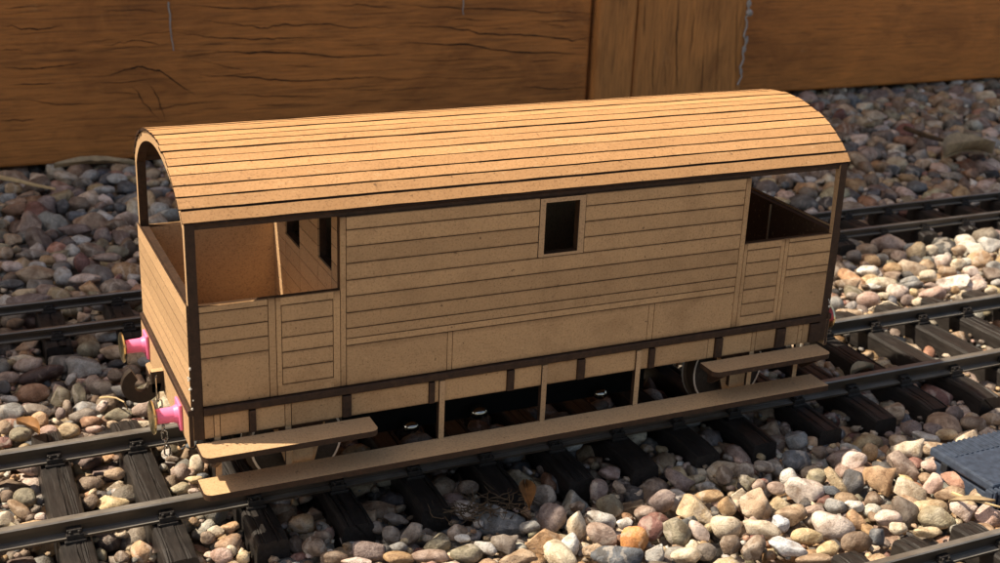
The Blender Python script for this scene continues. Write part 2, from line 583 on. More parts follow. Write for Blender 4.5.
for (cx0, cy0, cs), cyp, lines in CR:
    for ln in lines:
        P3 = []
        for (a, c) in ln:
            d = fw+r2*((cx0+a/cs-500)/FPX)+u2*((281.5-cy0-c/cs)/FPX)
            t = (cyp-CAM.y)/d.y
            P3.append(CAM+d*t)
        vert = abs(P3[-1].z-P3[0].z) > abs(P3[-1].x-P3[0].x)*1.3
        fine_p = []
        for p_, q_ in zip(P3[:-1], P3[1:]):
            for k in range(8):
                fine_p.append(p_.lerp(q_, k/8))
        fine_p.append(P3[-1])
        n_ = len(fine_p)
        wmax = random.uniform(.28, .62)*(1.2 if len(ln) > 3 else .75)
        vs_, fs_ = [], []
        dr = 0
        for k, p_ in enumerate(fine_p):
            dr = .8*dr+random.gauss(0, .45)
            wd = wmax*min(1, 3.2*min(k, n_-1-k)/n_+.12)*random.uniform(.6, 1.2)
            o_ = Vector((dr, 0, 0)) if vert else Vector((0, 0, dr))
            w_ = Vector((wd, 0, 0)) if vert else Vector((0, 0, wd))
            vs_ += [p_+o_-w_, p_+o_+w_]
        for k in range(n_-1):
            fs_.append((2*k, 2*k+1, 2*k+3, 2*k+2))
        b.add(vs_, fs_)
for _ in range(150):
    x_, z_ = random.uniform(-350, 476), random.uniform(-8, 180)
    n_ = random.randint(6, 16)
    ww = random.uniform(.12, .3)
    vs_, fs_ = [], []
    for k in range(n_):
        wd = ww*min(1, 3*min(k, n_-1-k)/n_+.1)
        vs_ += [Vector((x_, 577.75, z_-wd)), Vector((x_, 577.75, z_+wd))]
        x_ += random.uniform(3, 6)
        z_ += random.gauss(0, .5)
        if x_ > 478:
            break
    for k in range(len(vs_)//2-1):
        fs_.append((2*k, 2*k+1, 2*k+3, 2*k+2))
    b.add(vs_, fs_)
cr_o = b.build('drying_cracks', 'groove', fence, org=FO)
tag(cr_o, kind='stuff')
# grey sealant run down the post's right edge
b = MB()
pts = []
for i in range(26):
    t = i/25
    pts.append((646-2*t+1.2*math.sin(i*1.7)+random.uniform(-.6, .6), 572.5+random.uniform(-1, 1), 128-108*t))
b.tube(pts, .9, 7)
for (i, rr, sz_) in ((7, 2.6, 1.4), (9, 3.6, 1.0), (15, 1.6, 2.6), (17, 2.0, 1.8), (22, 1.5, 2.4)):
    b.sphere((pts[i][0]+random.uniform(.5, 2.5), 573.4, pts[i][2]), rr, sz_, 8)
b.build('sealant_bead', 'web', fence, org=FO, smooth=True)
# pale drips on the left boards
for (px, z0_, z1_) in ((352, 126, 95), (104, 112, 74)):
    b = MB()
    pts = [(px+(z0_-z)*.06+JITD(), 577.5, z) for z in np.linspace(z0_, z1_, 9)]
    b.tube(pts, .8, 5, taper=(1, .5))
    b.build('paint_drip', 'web', fence, org=FO, smooth=True)


# ------------------------------------------------------------------ railway tracks
def make_track(name, label, org, rz, rails_y, head, h, foot, x0, x1, sleepers, sl_y, sl_w, sl_top, sl_h, chair, grooves=4):
    """rails_y : rail centre lines; everything local to org"""
    t = empty(name, org, rz)
    tag(t, label, 'railway track', 'garden railway tracks')
    for y in rails_y:
        hw, fw_, web = head/2, foot/2, head*0.22
        hh = h*0.34
        prof = [(y-fw_, -h), (y+fw_, -h), (y+fw_, -h+h*0.13), (y+web*1.6, -h+h*0.17), (y+web, -h+h*0.24), (y+web, -hh-h*.08), (y+hw, -hh), (y+hw, -h*.07), (y+hw*.75, 0),
                (y-hw*.75, 0), (y-hw, -h*.07), (y-hw, -hh), (y-web, -hh-h*.08), (y-web, -h+h*0.24), (y-web*1.6, -h+h*0.17), (y-fw_, -h+h*0.13)]
        b = MB()
        b.prism(prof, 'x', x0, x1)
        for i in range(len(prof)):
            q0, q1 = prof[i], prof[(i+1) % len(prof)]
            head_top = q0[1] > -h*.08 and q1[1] > -h*.08
            foot_top = abs(abs(q0[0]-q1[0])-(fw_-web*1.6)) < .01
            if head_top or foot_top:
                b.mi[2+i] = 1  # foot top takes the light tone as a painted sun line
        b.build('rail', ['rail', 'rail_worn_lit'], t)
    # sleeper meshes: uneven wood-grain ridges
    n = grooves

    def sleeper_prof():
        pr = [(-sl_w/2-.7, sl_top-sl_h), (sl_w/2+.7, sl_top-sl_h), (sl_w/2+.2, sl_top-1.6), (sl_w/2-.5, sl_top-.5)]
        xs_ = np.sort(np.array([random.uniform(-sl_w/2+1.4, sl_w/2-1.4) for _ in range(n)]))[::-1]
        for xx in xs_:
            wd, dp = random.uniform(.25, .6), random.uniform(.35, 1.1)
            pr += [(xx+wd, sl_top-random.uniform(0, .2)), (xx, sl_top-dp), (xx-wd, sl_top-random.uniform(0, .2))]
        return pr+[(-sl_w/2+.5, sl_top-.5), (-sl_w/2-.2, sl_top-1.6)]
    variants = []
    for k in range(6):
        b = MB()
        prof = sleeper_prof()
        ny = 15
        yy = np.linspace(sl_y[0], sl_y[1], ny)
        vs_, fs_ = [], []
        npf = len(prof)
        wob = [[random.uniform(-.35, .35) for _ in range(npf)] for _ in range(ny)]
        for j, y in enumerate(yy):
            for i, (px, pz) in enumerate(prof):
                top = 4 <= i < npf-2
                vs_.append((px+(wob[j][i] if top else 0), y, pz+(wob[j][i]*.5 if top else 0)-(0.9 if (j in (0, ny-1) and pz > sl_top-2) else 0)))
        for j in range(ny-1):
            for i in range(npf):
                i2 = (i+1) % npf
                fs_.append((j*npf+i, j*npf+i2, (j+1)*npf+i2, (j+1)*npf+i))
        fs_ += [tuple(range(npf)), tuple(range((ny-1)*npf, ny*npf))[::-1]]
        b.add(vs_, fs_)
        variants.append(b.mesh('sleeper', ['sleeper'], bev=0))
    # chair: base pad, two clips and bolt heads
    cw, cl, ch = chair
    b = MB()
    rz_ = -h
    b.box(-cw*.62, cw*.62, -foot/2-cl, foot/2+cl, rz_-1.2, rz_+.1)
    for s in (-1, 1):
        ya, yb = sorted((s*(head*.26), s*(foot/2+cl*.45)))
        b.box(-cw/2, cw/2, ya, yb, rz_-.2, rz_+ch*.62)
        ya, yb = sorted((s*(head*.24), s*(foot/2-.6)))
        b.box(-cw/2+.4, cw/2-.4, ya, yb, rz_+ch*.5, rz_+ch)
        for q in (-1, 1):
            b.cyl((q*cw*.26, s*(foot/2-.1), rz_+ch*.5), 'z', cw*.10, ch*.45, 6)
    cm = b.mesh('chair', ['sleeper'], bev=.22)
    for i, x in enumerate(sleepers):
        so = link('sleeper', variants[(i*5+i//3) % 6], t, (x+random.uniform(-.5, .5), 0, 0))
        so.rotation_euler.z = random.uniform(-.012, .012)
        for y in rails_y:
            link('rail_chair', cm, so, (0, y, 0))
    return t


FT = [-46, -10, 25.8, 61.5, 96.5, 131.5, 166, 199.5, 232, 264, 303, 337.5, 372, 406.5, 441.5, 476, 511, 546, 581, 616, 651, 686]
FT = [-187, -152, -117, -82]+FT
ROT = 0.0057
make_track('railway_track', 'dark wide track that the wooden van stands on', (150, 51.1, 0), ROT, (-32.4, 32.4), 4.2, 7.6, 8.6,
           -360, 560, [x-150 for x in FT], (-63, 63), 12.6, -8.6, 12.0, (6.6, 1.6, 3.9))
make_track('railway_track', 'narrow track in the shade behind the van, nearest the fence', (300, 240.0, -1), ROT, (-20.0, 20.0), 2.8, 5.2, 6.2,
           -720, 960, [x for x in np.arange(-700, 940, 37.2)+36], (-30, 30), 13.0, -6.2, 12.0, (6, 1.3, 3.0))
make_track('railway_track', 'track cut off by the lower right corner of the picture, sleeper ends toward the gravel', (280, -146.6, 2.6), ROT, (-20.2, 20.2), 3.6, 7.0, 7.6,
           -420, 620, [x-280 for x in np.arange(232.5-31.3*9, 700, 31.3)], (-39.5, 39.5), 11.5, -6.6, 12.0, (6, 1.5, 3.8))

# ------------------------------------------------------------------ the wooden brake van
VO = (150, 52, 0)
W = 104.0
L = 300.0
T = 3.8
van = empty('brake_van', VO)
tag(van, 'unpainted laser-cut wooden model brake van with curved planked roof, standing on the track', 'model railway wagon')
JIT = lambda a=0.12: random.uniform(-a, a)
G = 0.16      # half a scored line


def rect_piece(name, parent, x0, x1, z0, z1, y0=-0.02, y1=1.1, flip=None, mats=('mdf_plank',)):
    d = JIT(.06)
    return box(name, parent, VO, list(mats), x0+G, x1-G, y0+d, y1, z0+G, z1-G, flipy=flip)


def side(flip):
    """one long side; flip = None near, W far"""
    near = flip is None
    # ---- cabin wall plate with the window hole
    b = MB()
    wx0, wx1, wz0, wz1 = 146.6, 162.3, 94.2, 116.5
    fmn = {'-y': 1, '-x': 1, '+x': 1, '+z': 1, '-z': 1}
    if near:
        b.box(58.8, wx0, 1.0, T, 47.6, 118.7, fm=fmn)
        b.box(wx1, 247.6, 1.0, T, 47.6, 118.7, fm=fmn)
        b.box(wx0+.01, wx1-.01, 1.0, T, 47.6, wz0, fm=fmn)
        b.box(wx0+.01, wx1-.01, 1.0, T, wz1, 118.7, fm=fmn)
    else:
        b.box(58.8, 247.6, 1.0, T, 47.6, 118.7, fm=fmn)
    wall = b.build('cabin_wall', ['mdf', 'groove'], van, org=VO, flipy=flip)
    rows = [118.7, 113.4, 106.6, 99.7, 92.8, 86.0, 79.1, 72.4, 68.1]
    rect_piece('corner_strip', wall, 58.8, 61.2, 47.7, 118.7, flip=flip)
    rect_piece('corner_strip', wall, 244.9, 247.6, 47.7, 118.7, flip=flip)
    for a, c in zip(rows[:-1], rows[1:]):
        if near and a > 93:
            rect_piece('plank', wall, 61.2, 143.9, c, a)
            rect_piece('plank', wall, 165.3, 244.9, c, a)
        else:
            rect_piece('plank', wall, 61.2, 244.9, c, a, flip=flip)
    rect_piece('rail_strip', wall, 61.2, 244.9, 65.1, 68.1, flip=flip)
    for a, c in ((61.2, 104.5), (104.5, 106.8), (106.8, 200.2), (200.2, 203.0), (203.0, 244.9)):
        rect_piece('panel', wall, a, c, 47.7, 65.1, flip=flip)
    if near:
        # window frame around a dark opening
        b = MB()
        fx0, fx1, fz0, fz1 = 143.9+G, 165.3-G, 92.8+G, 118.4
        for (a, c, d, e) in ((fx0, wx0, fz0, fz1), (wx1, fx1, fz0, fz1), (wx0, wx1, fz0, wz0), (wx0, wx1, wz1, fz1)):
            b.box(a, c, -.15, 1.1, d, e, fm={'+x': 1, '-x': 1, '+z': 1, '-z': 1})
        b.build('window_frame', ['mdf', 'burnt'], wall, org=VO)
    # ---- left veranda side panel and door
    def veranda(x0, x1, planks, dx0, dx1, din, ztop, drows):
        bb = MB()
        bb.box(x0, x1, 1.0, T, 47.6, ztop-.4, fm=fmn)
        p = bb.build('veranda_side', ['mdf', 'groove'], van, org=VO, flipy=flip)
        px0, px1, pz = planks
        for a, c in zip(pz[:-1], pz[1:]):
            rect_piece('plank', p, px0, px1, c, a, flip=flip)
        lo = pz[-1]
        rect_piece('panel', p, px0, px1, 47.7, lo, flip=flip)
        # top strip and strip beside the planks
        rect_piece('rail_strip', p, px0, px1, pz[0], ztop, flip=flip)
        e0, e1 = (px1, dx0) if px1 <= dx0 else (dx1, px0)
        rect_piece('rail_strip', p, e0, e1, 47.7, ztop, flip=flip)
        # door
        d_ = MB()
        d_.box(dx0+.2, dx1-.2, .7, 1.05, 47.9, ztop-.1, m=0)
        d = d_.build('door', ['groove'], van, org=VO, flipy=flip)
        ix0, ix1, iz0, iz1 = din
        for (a, c, f, g) in ((dx0, ix0, 47.7, ztop), (ix1, dx1, 47.7, ztop)):
            rect_piece('stile', d, a, c, f, g, y1=.72, flip=flip)
        rect_piece('door_rail', d, ix0-2*G, ix1+2*G, iz1, ztop, y1=.72, flip=flip)
        rect_piece('door_rail', d, ix0-2*G, ix1+2*G, 47.7, iz0, y1=.72, flip=flip)
        rr = [iz1]+drows+[iz0]
        for a, c in zip(rr[:-1], rr[1:]):
            rect_piece('plank', d, ix0, ix1, c, a, y1=.72, flip=flip)
    veranda(T, 58.8, (T, 30.0, [86.4, 79.8, 73.8, 67.8]), 33.0, 58.8, (35.2, 55.8, 52.3, 85.6), 89.0, [78.7, 72.2, 66.0, 59.3])
    veranda(247.6, L-T, (272.2, L-T, [86.0, 79.3, 72.7, 69.2]), 247.6, 270.0, (249.6, 267.8, 52.6, 84.6), 88.0, [78.5, 72.2, 65.6, 58.6])
    # ---- sill strip, solebar, brackets
    box('sill_strip', van, VO, ['burnt'], T+.05, L-T-.05, -1.3, 3.7, 44.3, 47.3, bev=.25, flipy=flip)
    sb = box('solebar', van, VO, ['mdf', 'groove'], T+.05, L-T-.05, 1.0, T, 34.0, 43.55, fm={'-y': 1, '-z': 1}, flipy=flip)
    cuts = [T+.1, 7.7, 10.1, 21.4, 24.0, 35.8, 38.4, 59.4, 63.0, 96.7, 99.2, 101.3, 103.8, 132.3, 135.5, 148.8, 151.2, 166.0, 169.6, 195.3, 198.2,
            202.0, 205.0, 233.4, 237.0, 240.9, 257.5, 259.8, 270.8, 276.0, 283.8, 286.3, 290.0, L-T-.1]
    br = {21.4, 59.4, 96.7, 132.3, 166.0, 202.0, 237.0, 270.8, 290.0}
    for a, c in zip(cuts[:-1], cuts[1:]):
        if a in br:
            box('solebar_bracket', sb, VO, ['burnt'], a, c, -1.15, 1.0, 34.1, 43.58, bev=.2, flipy=flip)
        else:
            rect_piece('panel', sb, a, c, 33.8, 43.8, flip=flip)
    # ---- footboards and their hangers
    def board(name, x0, x1, y0, y1, z0, z1, r=3.2, sq_right=False):
        poly = []
        for (cx, cy, a0) in ((x0+r, y0+r, 180), (x1-(.6 if sq_right else r), y0+(.6 if sq_right else r), 270)):
            rr = r if not (sq_right and a0 == 270) else .6
            for i in range(7):
                t = math.radians(a0+15*i)
                poly.append((cx+rr*math.cos(t), cy+rr*math.sin(t)))
        poly += [(x1, y1), (x0, y1)]
        bb = MB()
        bb.prism(poly, 'z', z0, z1, 0, 1)
        return bb.build(name, ['mdf', 'burnt'], van, org=VO, flipy=flip)
    board('upper_footboard', .4, 70.4, -14.2, -1.4, 30.6, 33.0)
    board('upper_footboard', 229.2, 294.6, -13.4, -1.4, 30.6, 33.0)
    board('lower_footboard', .5, 295.0, -13.6, .2, 14.0, 16.6, sq_right=True)
    for x in (8.9, 37.1, 102.5, 150.0, 196.7, 258.6, 285.0):
        box('footboard_hanger', van, VO, ['mdf', 'burnt'], x-1.2, x+1.2, -.75 if 70 < x < 229 else .25, 1.9, 16.55, 43.5 if 70 < x < 229 else 33.9,
            fm={'-x': 1, '+x': 1}, flipy=flip)
    for x in (7, 60, 236, 288):
        bb = MB()
        bb.prism([(-13, 30.5), (0, 30.5), (0, 22), (-2, 22)], 'x', x-1, x+1, 1, 1)
        bb.build('footboard_bracket', ['mdf', 'burnt'], van, org=VO, flipy=flip)
    # ---- axle guards and axle boxes
    for cx in (44, 256):
        bb = MB()
        bb.prism([(cx-17, 43), (cx+17, 43), (cx+12, 33), (cx+6, 12), (cx+6, 9), (cx-6, 9), (cx-6, 12), (cx-12, 33)], 'y', 8.5, 11.0, 0, 1)
        g = bb.build('axle_guard', ['mdf', 'burnt'], van, org=VO, flipy=flip)
        box('axle_box', g, VO, ['mdf', 'burnt'], cx-4.5, cx+4.5, 5.0, 8.4, 14, 25, fm={'+x': 1, '-x': 1}, bev=.5, flipy=flip)
        bb = MB()
        for i in range(4):
            bb.box(cx-15+3*i, cx+15-3*i, 5.6, 8.3, 33.2-1.6*i-1.4, 33.2-1.6*i)
        bb.build('leaf_spring', ['burnt'], g, org=VO, flipy=flip)


side(None)
side(W)

# floor
box('floor', van, VO, ['mdf', 'burnt'], T+.1, L-T-.1, T+.1, W-T-.1, 43.9, 46.4)
# bulkheads with openings
for bx, mir in ((60.0, False), (244.4, True)):
    b = MB()
    yy = [T+.05, 12.8, 31.0, 58.1, 80.7, W-T-.05]
    sills = {1: 92.5, 3: 86.5}
    def zt(y):
        return 120.0+0.86*(_ARCH(y)-122.0)-1.5
    def _ARCH(y):
        h = abs(y-52)
        a = 64.7+math.sqrt(max(0, 77.6**2-h*h))
        e = 122+20.5*math.sqrt(max(0, 1-(h/52.5)**2))
        return .5*a+.5*e
    for i in range(5):
        zb_ = 46.4
        z1 = sills.get(i, None)
        if z1:
            b.box(bx, bx+3, yy[i], yy[i+1], zb_, z1, fm={'+z': 1, '-x': 1})
            b.box(bx, bx+3, yy[i], yy[i+1], 117.0, 119.2, fm={'-z': 1, '-x': 1})
        else:
            b.box(bx, bx+3, yy[i], yy[i+1], zb_, 119.2, fm={'-x': 1, '+y': 1, '-y': 1})
    b.prism([(T+.05, 119.2)]+[(y, max(119.25, zt(y))) for y in np.linspace(T+.05, W-T-.05, 15)]+[(W-T-.05, 119.2)], 'x', bx, bx+3, 0, 1)
    bh = b.build('bulkhead', ['mdf', 'burnt'], van, org=VO)
    if not mir:
        zr = [46.6+7.2*k for k in range(11)]
        for i in range(5):
            for a, c in zip(zr[:-1], zr[1:]):
                lim = sills.get(i)
                if lim and c > lim+.1:
                    if a < lim-1:
                        c = lim
                    else:
                        continue
                box('plank', bh, VO, ['mdf'], bx-.8, bx, yy[i]+.25, yy[i+1]-.25, a+G, c-G)


_hp = np.array([52, 51, 47, 42, 35.6, 24.5, 12, 0, -12.0])
_zp = np.array([122.2, 123.4, 127.6, 131.5, 134.9, 139.0, 141.8, 142.5, 141.8])
_cf = np.linalg.lstsq(np.stack([np.ones_like(_hp), _hp**2, _hp**4, _hp**6], 1), _zp, rcond=None)[0]


def ARCH(y, d=0.0):
    h = abs(y-52)
    return float(_cf[0]+_cf[1]*h**2+_cf[2]*h**4+_cf[3]*h**6)-d


# arc-length samples of the roof curve
yy = np.linspace(-0.45, W+.45, 1200)
zz = np.array([ARCH(y) for y in yy])
sl = np.concatenate([[0], np.cumsum(np.hypot(np.diff(yy), np.diff(zz)))])
TOT = sl[-1]


def roofpt(s, d=0.0):
    y = float(np.interp(s, sl, yy))
    z = float(np.interp(s, sl, zz))
    y2 = float(np.interp(min(TOT, s+.6), sl, yy))-float(np.interp(max(0, s-.6), sl, yy))
    z2 = float(np.interp(min(TOT, s+.6), sl, zz))-float(np.interp(max(0, s-.6), sl, zz))
    q = math.hypot(y2, z2)
    ny_, nz_ = -z2/q, y2/q
    return (y+ny_*d, z+nz_*d)


# end frames: arch and posts in one cut-out plate, edges burnt
for ex0, ex1, sgn in ((0.0, T, -1), (L-T, L, 1)):
    ss = np.linspace(0, TOT, 41)
    outer = [(0.0, 33.8), (0.0, 88.0)]+[(min(W, max(0, roofpt(s, -1.05)[0])), roofpt(s, -1.05)[1]) for s in ss]+[(W, 88.0), (W, 33.8)]
    inner = [(2.4, 33.8), (2.4, 88.0)]+[(min(W-2.4, max(2.4, roofpt(s, -5.2)[0])), max(118, roofpt(s, -5.2)[1])) for s in ss]+[(W-2.4, 88.0), (W-2.4, 33.8)]
    b = MB()
    b.strip(outer, inner, ex0, ex1, 0, 1)
    fr = b.build('end_frame', ['mdf', 'burnt'], van, org=VO)
    xo = (ex0-.75, ex0-.02) if sgn < 0 else (ex1+.02, ex1+.75)
    pl = box('end_wall', van, VO, ['mdf', 'burnt', 'mdf_shade'], ex0+.1, ex1-.1, 2.45, W-2.45, 34.0, 89.0, fm={'+z': 1} if sgn < 0 else {'+z': 1, '-x': 2})
    zr = [48.0+5.9*k for k in range(7)]+[90.0]
    for a, c in zip(zr[:-1], zr[1:]):
        box('plank', pl, VO, ['mdf', 'burnt'], xo[0]+JIT(.04), xo[1], .1, W-.1, a+.12, c-.12, fm={'+z': 1, '-y': 1, '+y': 1, '-z': 1})
    xa = (ex0-2.1, ex0-.03) if sgn < 0 else (ex1+.03, ex1+2.1)
    box('end_sill', van, VO, ['burnt'], xa[0], xa[1], -.6, W+.6, 44.6, 47.3, bev=.3)
    xb = (ex0-1.9, ex0-.03) if sgn < 0 else (ex1+.03, ex1+1.9)
    box('buffer_beam', van, VO, ['mdf', 'burnt'], xb[0], xb[1], .2, W-.2, 31.0, 44.5, fm={'+y': 1, '-y': 1, '-z': 1}, bev=.2)

# roof shell and its planks
b = MB()
ns = 61
ss = np.linspace(0, TOT, ns)
b.strip([roofpt(s, -1.0) for s in ss], [roofpt(s, -3.3) for s in ss], T+.02, L-T-.02, 0, 1)
b2 = MB()
shell = b.build('roof', ['burnt', 'burnt'], van, org=VO)
NP = 21
edges = [TOT*i/NP+(JIT(.25) if 0 < i < NP else 0) for i in range(NP+1)]
for i in range(NP):
    g0 = random.choice([.3, .4, .55, .9])
    a, c = edges[i]+g0, edges[i+1]-.26
    n = 2
    d0 = JIT(.28)
    cr = []
    for s in np.linspace(a, c, n):
        cr.append((roofpt(s, 0.0+d0), roofpt(s, -1.0)))
    b = MB()
    x0, x1 = -.7+JIT(.35), L+.7+JIT(.35)
    nxs = 41
    vs_, fs_, mm = [], [], []
    for k in range(nxs):
        xx = x0+(x1-x0)*k/(nxs-1)
        wv = .05*math.sin(k*1.3+i)
        for e_i, (o, q) in enumerate(cr):
            jt = JIT(.09)
            vs_.append((xx, o[0]+jt, o[1]+wv+jt*.4))
        for (o, q) in cr:
            vs_.append((xx, q[0], q[1]+.02))
    r_ = 2*n
    for k in range(nxs-1):
        for j in range(n-1):
            fs_.append((k*r_+j, k*r_+j+1, (k+1)*r_+j+1, (k+1)*r_+j)); mm.append(0)
        fs_.append((k*r_, (k+1)*r_, (k+1)*r_+n, k*r_+n)); mm.append(1)
        fs_.append((k*r_+n-1, k*r_+2*n-1, (k+1)*r_+2*n-1, (k+1)*r_+n-1)); mm.append(1)
    for k in (0, nxs-1):
        fs_.append(tuple([k*r_+j for j in range(n)]+[k*r_+n+j for j in range(n-1, -1, -1)])); mm.append(1)
    b.add(vs_, fs_, mm)
    b.build('roof_plank', ['mdf_roof', 'burnt'], shell, org=VO)
# eave rails hidden behind the roof edge
for fl in (None, W):
    box('eave_rail', van, VO, ['burnt'], T+.1, L-T-.1, 1.3, 3.4, 118.75, 122.3, flipy=fl)

# buffers
for ex, sg in ((-2.0, -1), (L+2.0, 1)):
    for by in (16.0, 88.0):
        bo = empty('buffer', (0, 0, 0))
        bo.parent = van
        bz = 38.6
        org = VO
        b = MB()
        x_a = ex
        b.box(*sorted((x_a, x_a+sg*1.3)), by-4.6, by+4.6, bz-5.6, bz+5.6)
        b.build('buffer_base', 'pink', bo, org=org, bev=.5)
        b = MB()
        b.cyl((x_a+sg*1.3, by, bz), 'x', 3.9, sg*1.6, 24, 3.3)
        b.cyl((x_a+sg*2.9, by, bz), 'x', 3.2, sg*6.4, 24, 3.0)
        b.build('buffer_shank', 'pink', bo, org=org, smooth=True)
        b = MB()
        b.cyl((x_a+sg*9.3, by, bz), 'x', 1.4, sg*1.4, 16)
        b.cyl((x_a+sg*10.4, by, bz), 'x', 6.6, sg*.7, 32, 6.9)
        b.cyl((x_a+sg*11.1, by, bz), 'x', 6.9, sg*.6, 32, 5.8)
        b.build('buffer_head', 'brass', bo, org=org, smooth=True)

# coupling hook: flat C-shaped plate, slot opening upward, and a hanging chain
b = MB()
hook = []
cx, cz = -11.2, 36.8
R0, R1 = 8.0, 2.9
outer = [(cx+R0*math.cos(math.radians(a)), cz+R0*math.sin(math.radians(a))) for a in range(118, 361, 11)]
inner = [(cx+R1*math.cos(math.radians(a)), cz+R1*math.sin(math.radians(a))) for a in range(355, 110, -14)]
poly = outer+[(-2.0, cz-4.2), (-2.0, cz+5.2), (-6.2, cz+5.2), (-6.6, cz+1.2)]+inner
# triangulate through strips: build as ring segments plus shank
ang = list(range(118, 361, 11))
n = len(ang)
vs_ = []
for yy_ in (50.2, 53.6):
    for a in ang:
        t = math.radians(a)
        vs_.append((cx+R0*math.cos(t), yy_, cz+R0*math.sin(t)))
    for a in ang:
        t = math.radians(a)
        vs_.append((cx+R1*math.cos(t), yy_, cz+R1*math.sin(t)))
fs_ = []
for i in range(n-1):
    fs_ += [(i, i+1, n+i+1, n+i), (2*n+i, 3*n+i, 3*n+i+1, 2*n+i+1), (i, 2*n+i, 2*n+i+1, i+1), (n+i, n+i+1, 3*n+i+1, 3*n+i)]
fs_ += [(0, n, 3*n, 2*n), (n-1, 2*n-1, 4*n-1, 3*n-1)]
b.add(vs_, fs_)
hk = b.build('coupling_hook', 'hook', van, org=VO)
box('hook_shank', hk, VO, ['mdf', 'hook'], -7.0, -2.0, 50.2, 53.6, cz-4.0, cz+5.4, fm={'-y': 1, '+y': 1, '-z': 1, '-x': 1})  # pale top keeps the lit edge, other faces carry painted shade
chain = empty('coupling_chain', (0, 0, 0))
chain.parent = van
zc = 40.8
for i in range(8):
    ln_, wd = (12.0, 1.3) if i == 0 else (4.6, 1.1)
    pts = []
    for k in range(14):
        t = 2*math.pi*k/14
        s_, c_ = math.sin(t), math.cos(t)
        u = wd*s_
        v = (ln_/2-wd)*(1 if c_ > 0 else -1)+wd*c_
        if i % 2 == 0:
            pts.append((-5.0+.3*i+u*.5, 49.6+u-.4*i, zc-ln_/2+v))
        else:
            pts.append((-5.0+.3*i+u, 49.6-u*.4-.4*i, zc-ln_/2+v))
    b = MB()
    b.tube(pts, .36, 6, closed=True)
    b.build('chain_link', 'steel', chain, org=VO, smooth=True)
    zc -= ln_-1.1
# wheelsets
for cx in (44, 256):
    ws = empty('wheelset', (0, 0, 0))
    ws.parent = van
    b = MB()
    b.cyl((cx, 9, 19.6), 'y', 2.0, W-18, 14)
    b.build('axle', 'steel', ws, org=VO, smooth=True)
    for wy, sg in ((16.8, 1), (W-16.8, -1)):
        b = MB()
        ya = wy-3.2*sg
        # tread ring, flange, hub, spokes web
        n = 40
        prof = [(0, 18.5), (0, 19.4), (5.4, 19.8), (5.6, 21.6), (7.0, 21.6), (7.0, 18.2)]
        vs_ = []
        for (a, r_) in prof:
            for k in range(n):
                t = 2*math.pi*k/n
                vs_.append((cx+r_*math.cos(t), ya+sg*a, 19.6+r_*math.sin(t)))
        fs_ = []
        m_ = len(prof)
        for j in range(m_):
            j2 = (j+1) % m_
            for k in range(n):
                fs_.append((j*n+k, j*n+(k+1) % n, j2*n+(k+1) % n, j2*n+k))
        b.add(vs_, fs_, [1 if f_i//n in (0, 3) else 0 for f_i in range(len(fs_))])
        b.build('tyre', ['rail', 'nickel'], ws, org=VO, smooth=True)
        b = MB()
        b.cyl((cx, ya+sg*.5, 19.6), 'y', 18.6, sg*5.2, 40)
        b.cyl((cx, ya+sg*.4, 19.6), 'y', 4.5, sg*6.0, 20)
        b.build('wheel_disc', 'sleeper', ws, org=VO, smooth=True)
# plate added to darken the view under the floor, domes added for glints
up_ = box('added_shade_plate', van, VO, ['black'], 68, 233, 51.0, 53.0, -4.0, 43.5)
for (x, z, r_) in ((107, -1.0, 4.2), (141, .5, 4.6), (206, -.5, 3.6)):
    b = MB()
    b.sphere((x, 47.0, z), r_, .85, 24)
    b.build('added_glint_dome', 'glint', up_, org=VO, smooth=True)
# pale batten inside the right end wall
box('batten', van, VO, ['mdf'], L-T-1.0, L-T-.05, 47.2, 47.6, 70, 88)
# dried glue at the left corner
b = MB()
for k in range(12):
    b.sphere((-.6+JIT(.7), -.2+JIT(1.0), 47+random.random()**1.5*18), random.uniform(.2, .55), random.uniform(.8, 1.6), 6)
b.build('glue_blob', 'glue', van, org=VO, smooth=True)
b = MB()
for k in range(5):
    b.sphere((L-.2+JIT(.6), -.2+JIT(.5), 49+random.random()*9), random.uniform(.25, .6), 1.2, 6)
b.build('glue_blob', 'glue', van, org=VO, smooth=True)

# ------------------------------------------------------------------ blue-grey plastic box on the right
BO = (353, -71, -22)
bb_ = empty('plastic_box', BO, math.radians(2))
tag(bb_, 'blue-grey ribbed plastic box half out of the picture on the pebbles at right', 'plastic box')
box('box_body', bb_, (0, 0, 0), ['bluebox'], -24, 62, -16.5, 19.0, 0, 13.2, bev=1.2)
b = MB()
b.box(-25.5, 63, -18, 20.5, 14.6, 19.0)
lid = b.build('box_lid', ['bluebox'], bb_, bev=1.0)
box('lid_gap', bb_, (0, 0, 0), ['bluedark'], -23, 60, -15.5, 18, 13.0, 14.8)
for i in range(26):
    box('rib', lid, (0, 0, 0), ['bluebox'], -22+3.2*i, -20.2+3.2*i, 8.0, 20.0, 18.9, 19.5, bev=.15)
for i in range(6):
    box('rib', bb_, (0, 0, 0), ['bluebox'], -27.2+2.6*i, -25.8+2.6*i, -21.4, -17.0, 3.0, 17.6, bev=.4)
box('corner_lug', bb_, (0, 0, 0), ['bluebox'], -28, -12, -20.4, -16.3, 2.0, 16.8, bev=.5)
box('clip', bb_, (0, 0, 0), ['bluedark'], -26.2, -23.6, 8, 12, 11.0, 15.5, bev=.4)
b = MB()
b.cyl((4, -4, 18.9), 'z', 2.2, .25, 20)
b.build('screw_hole', 'bluedark', bb_)

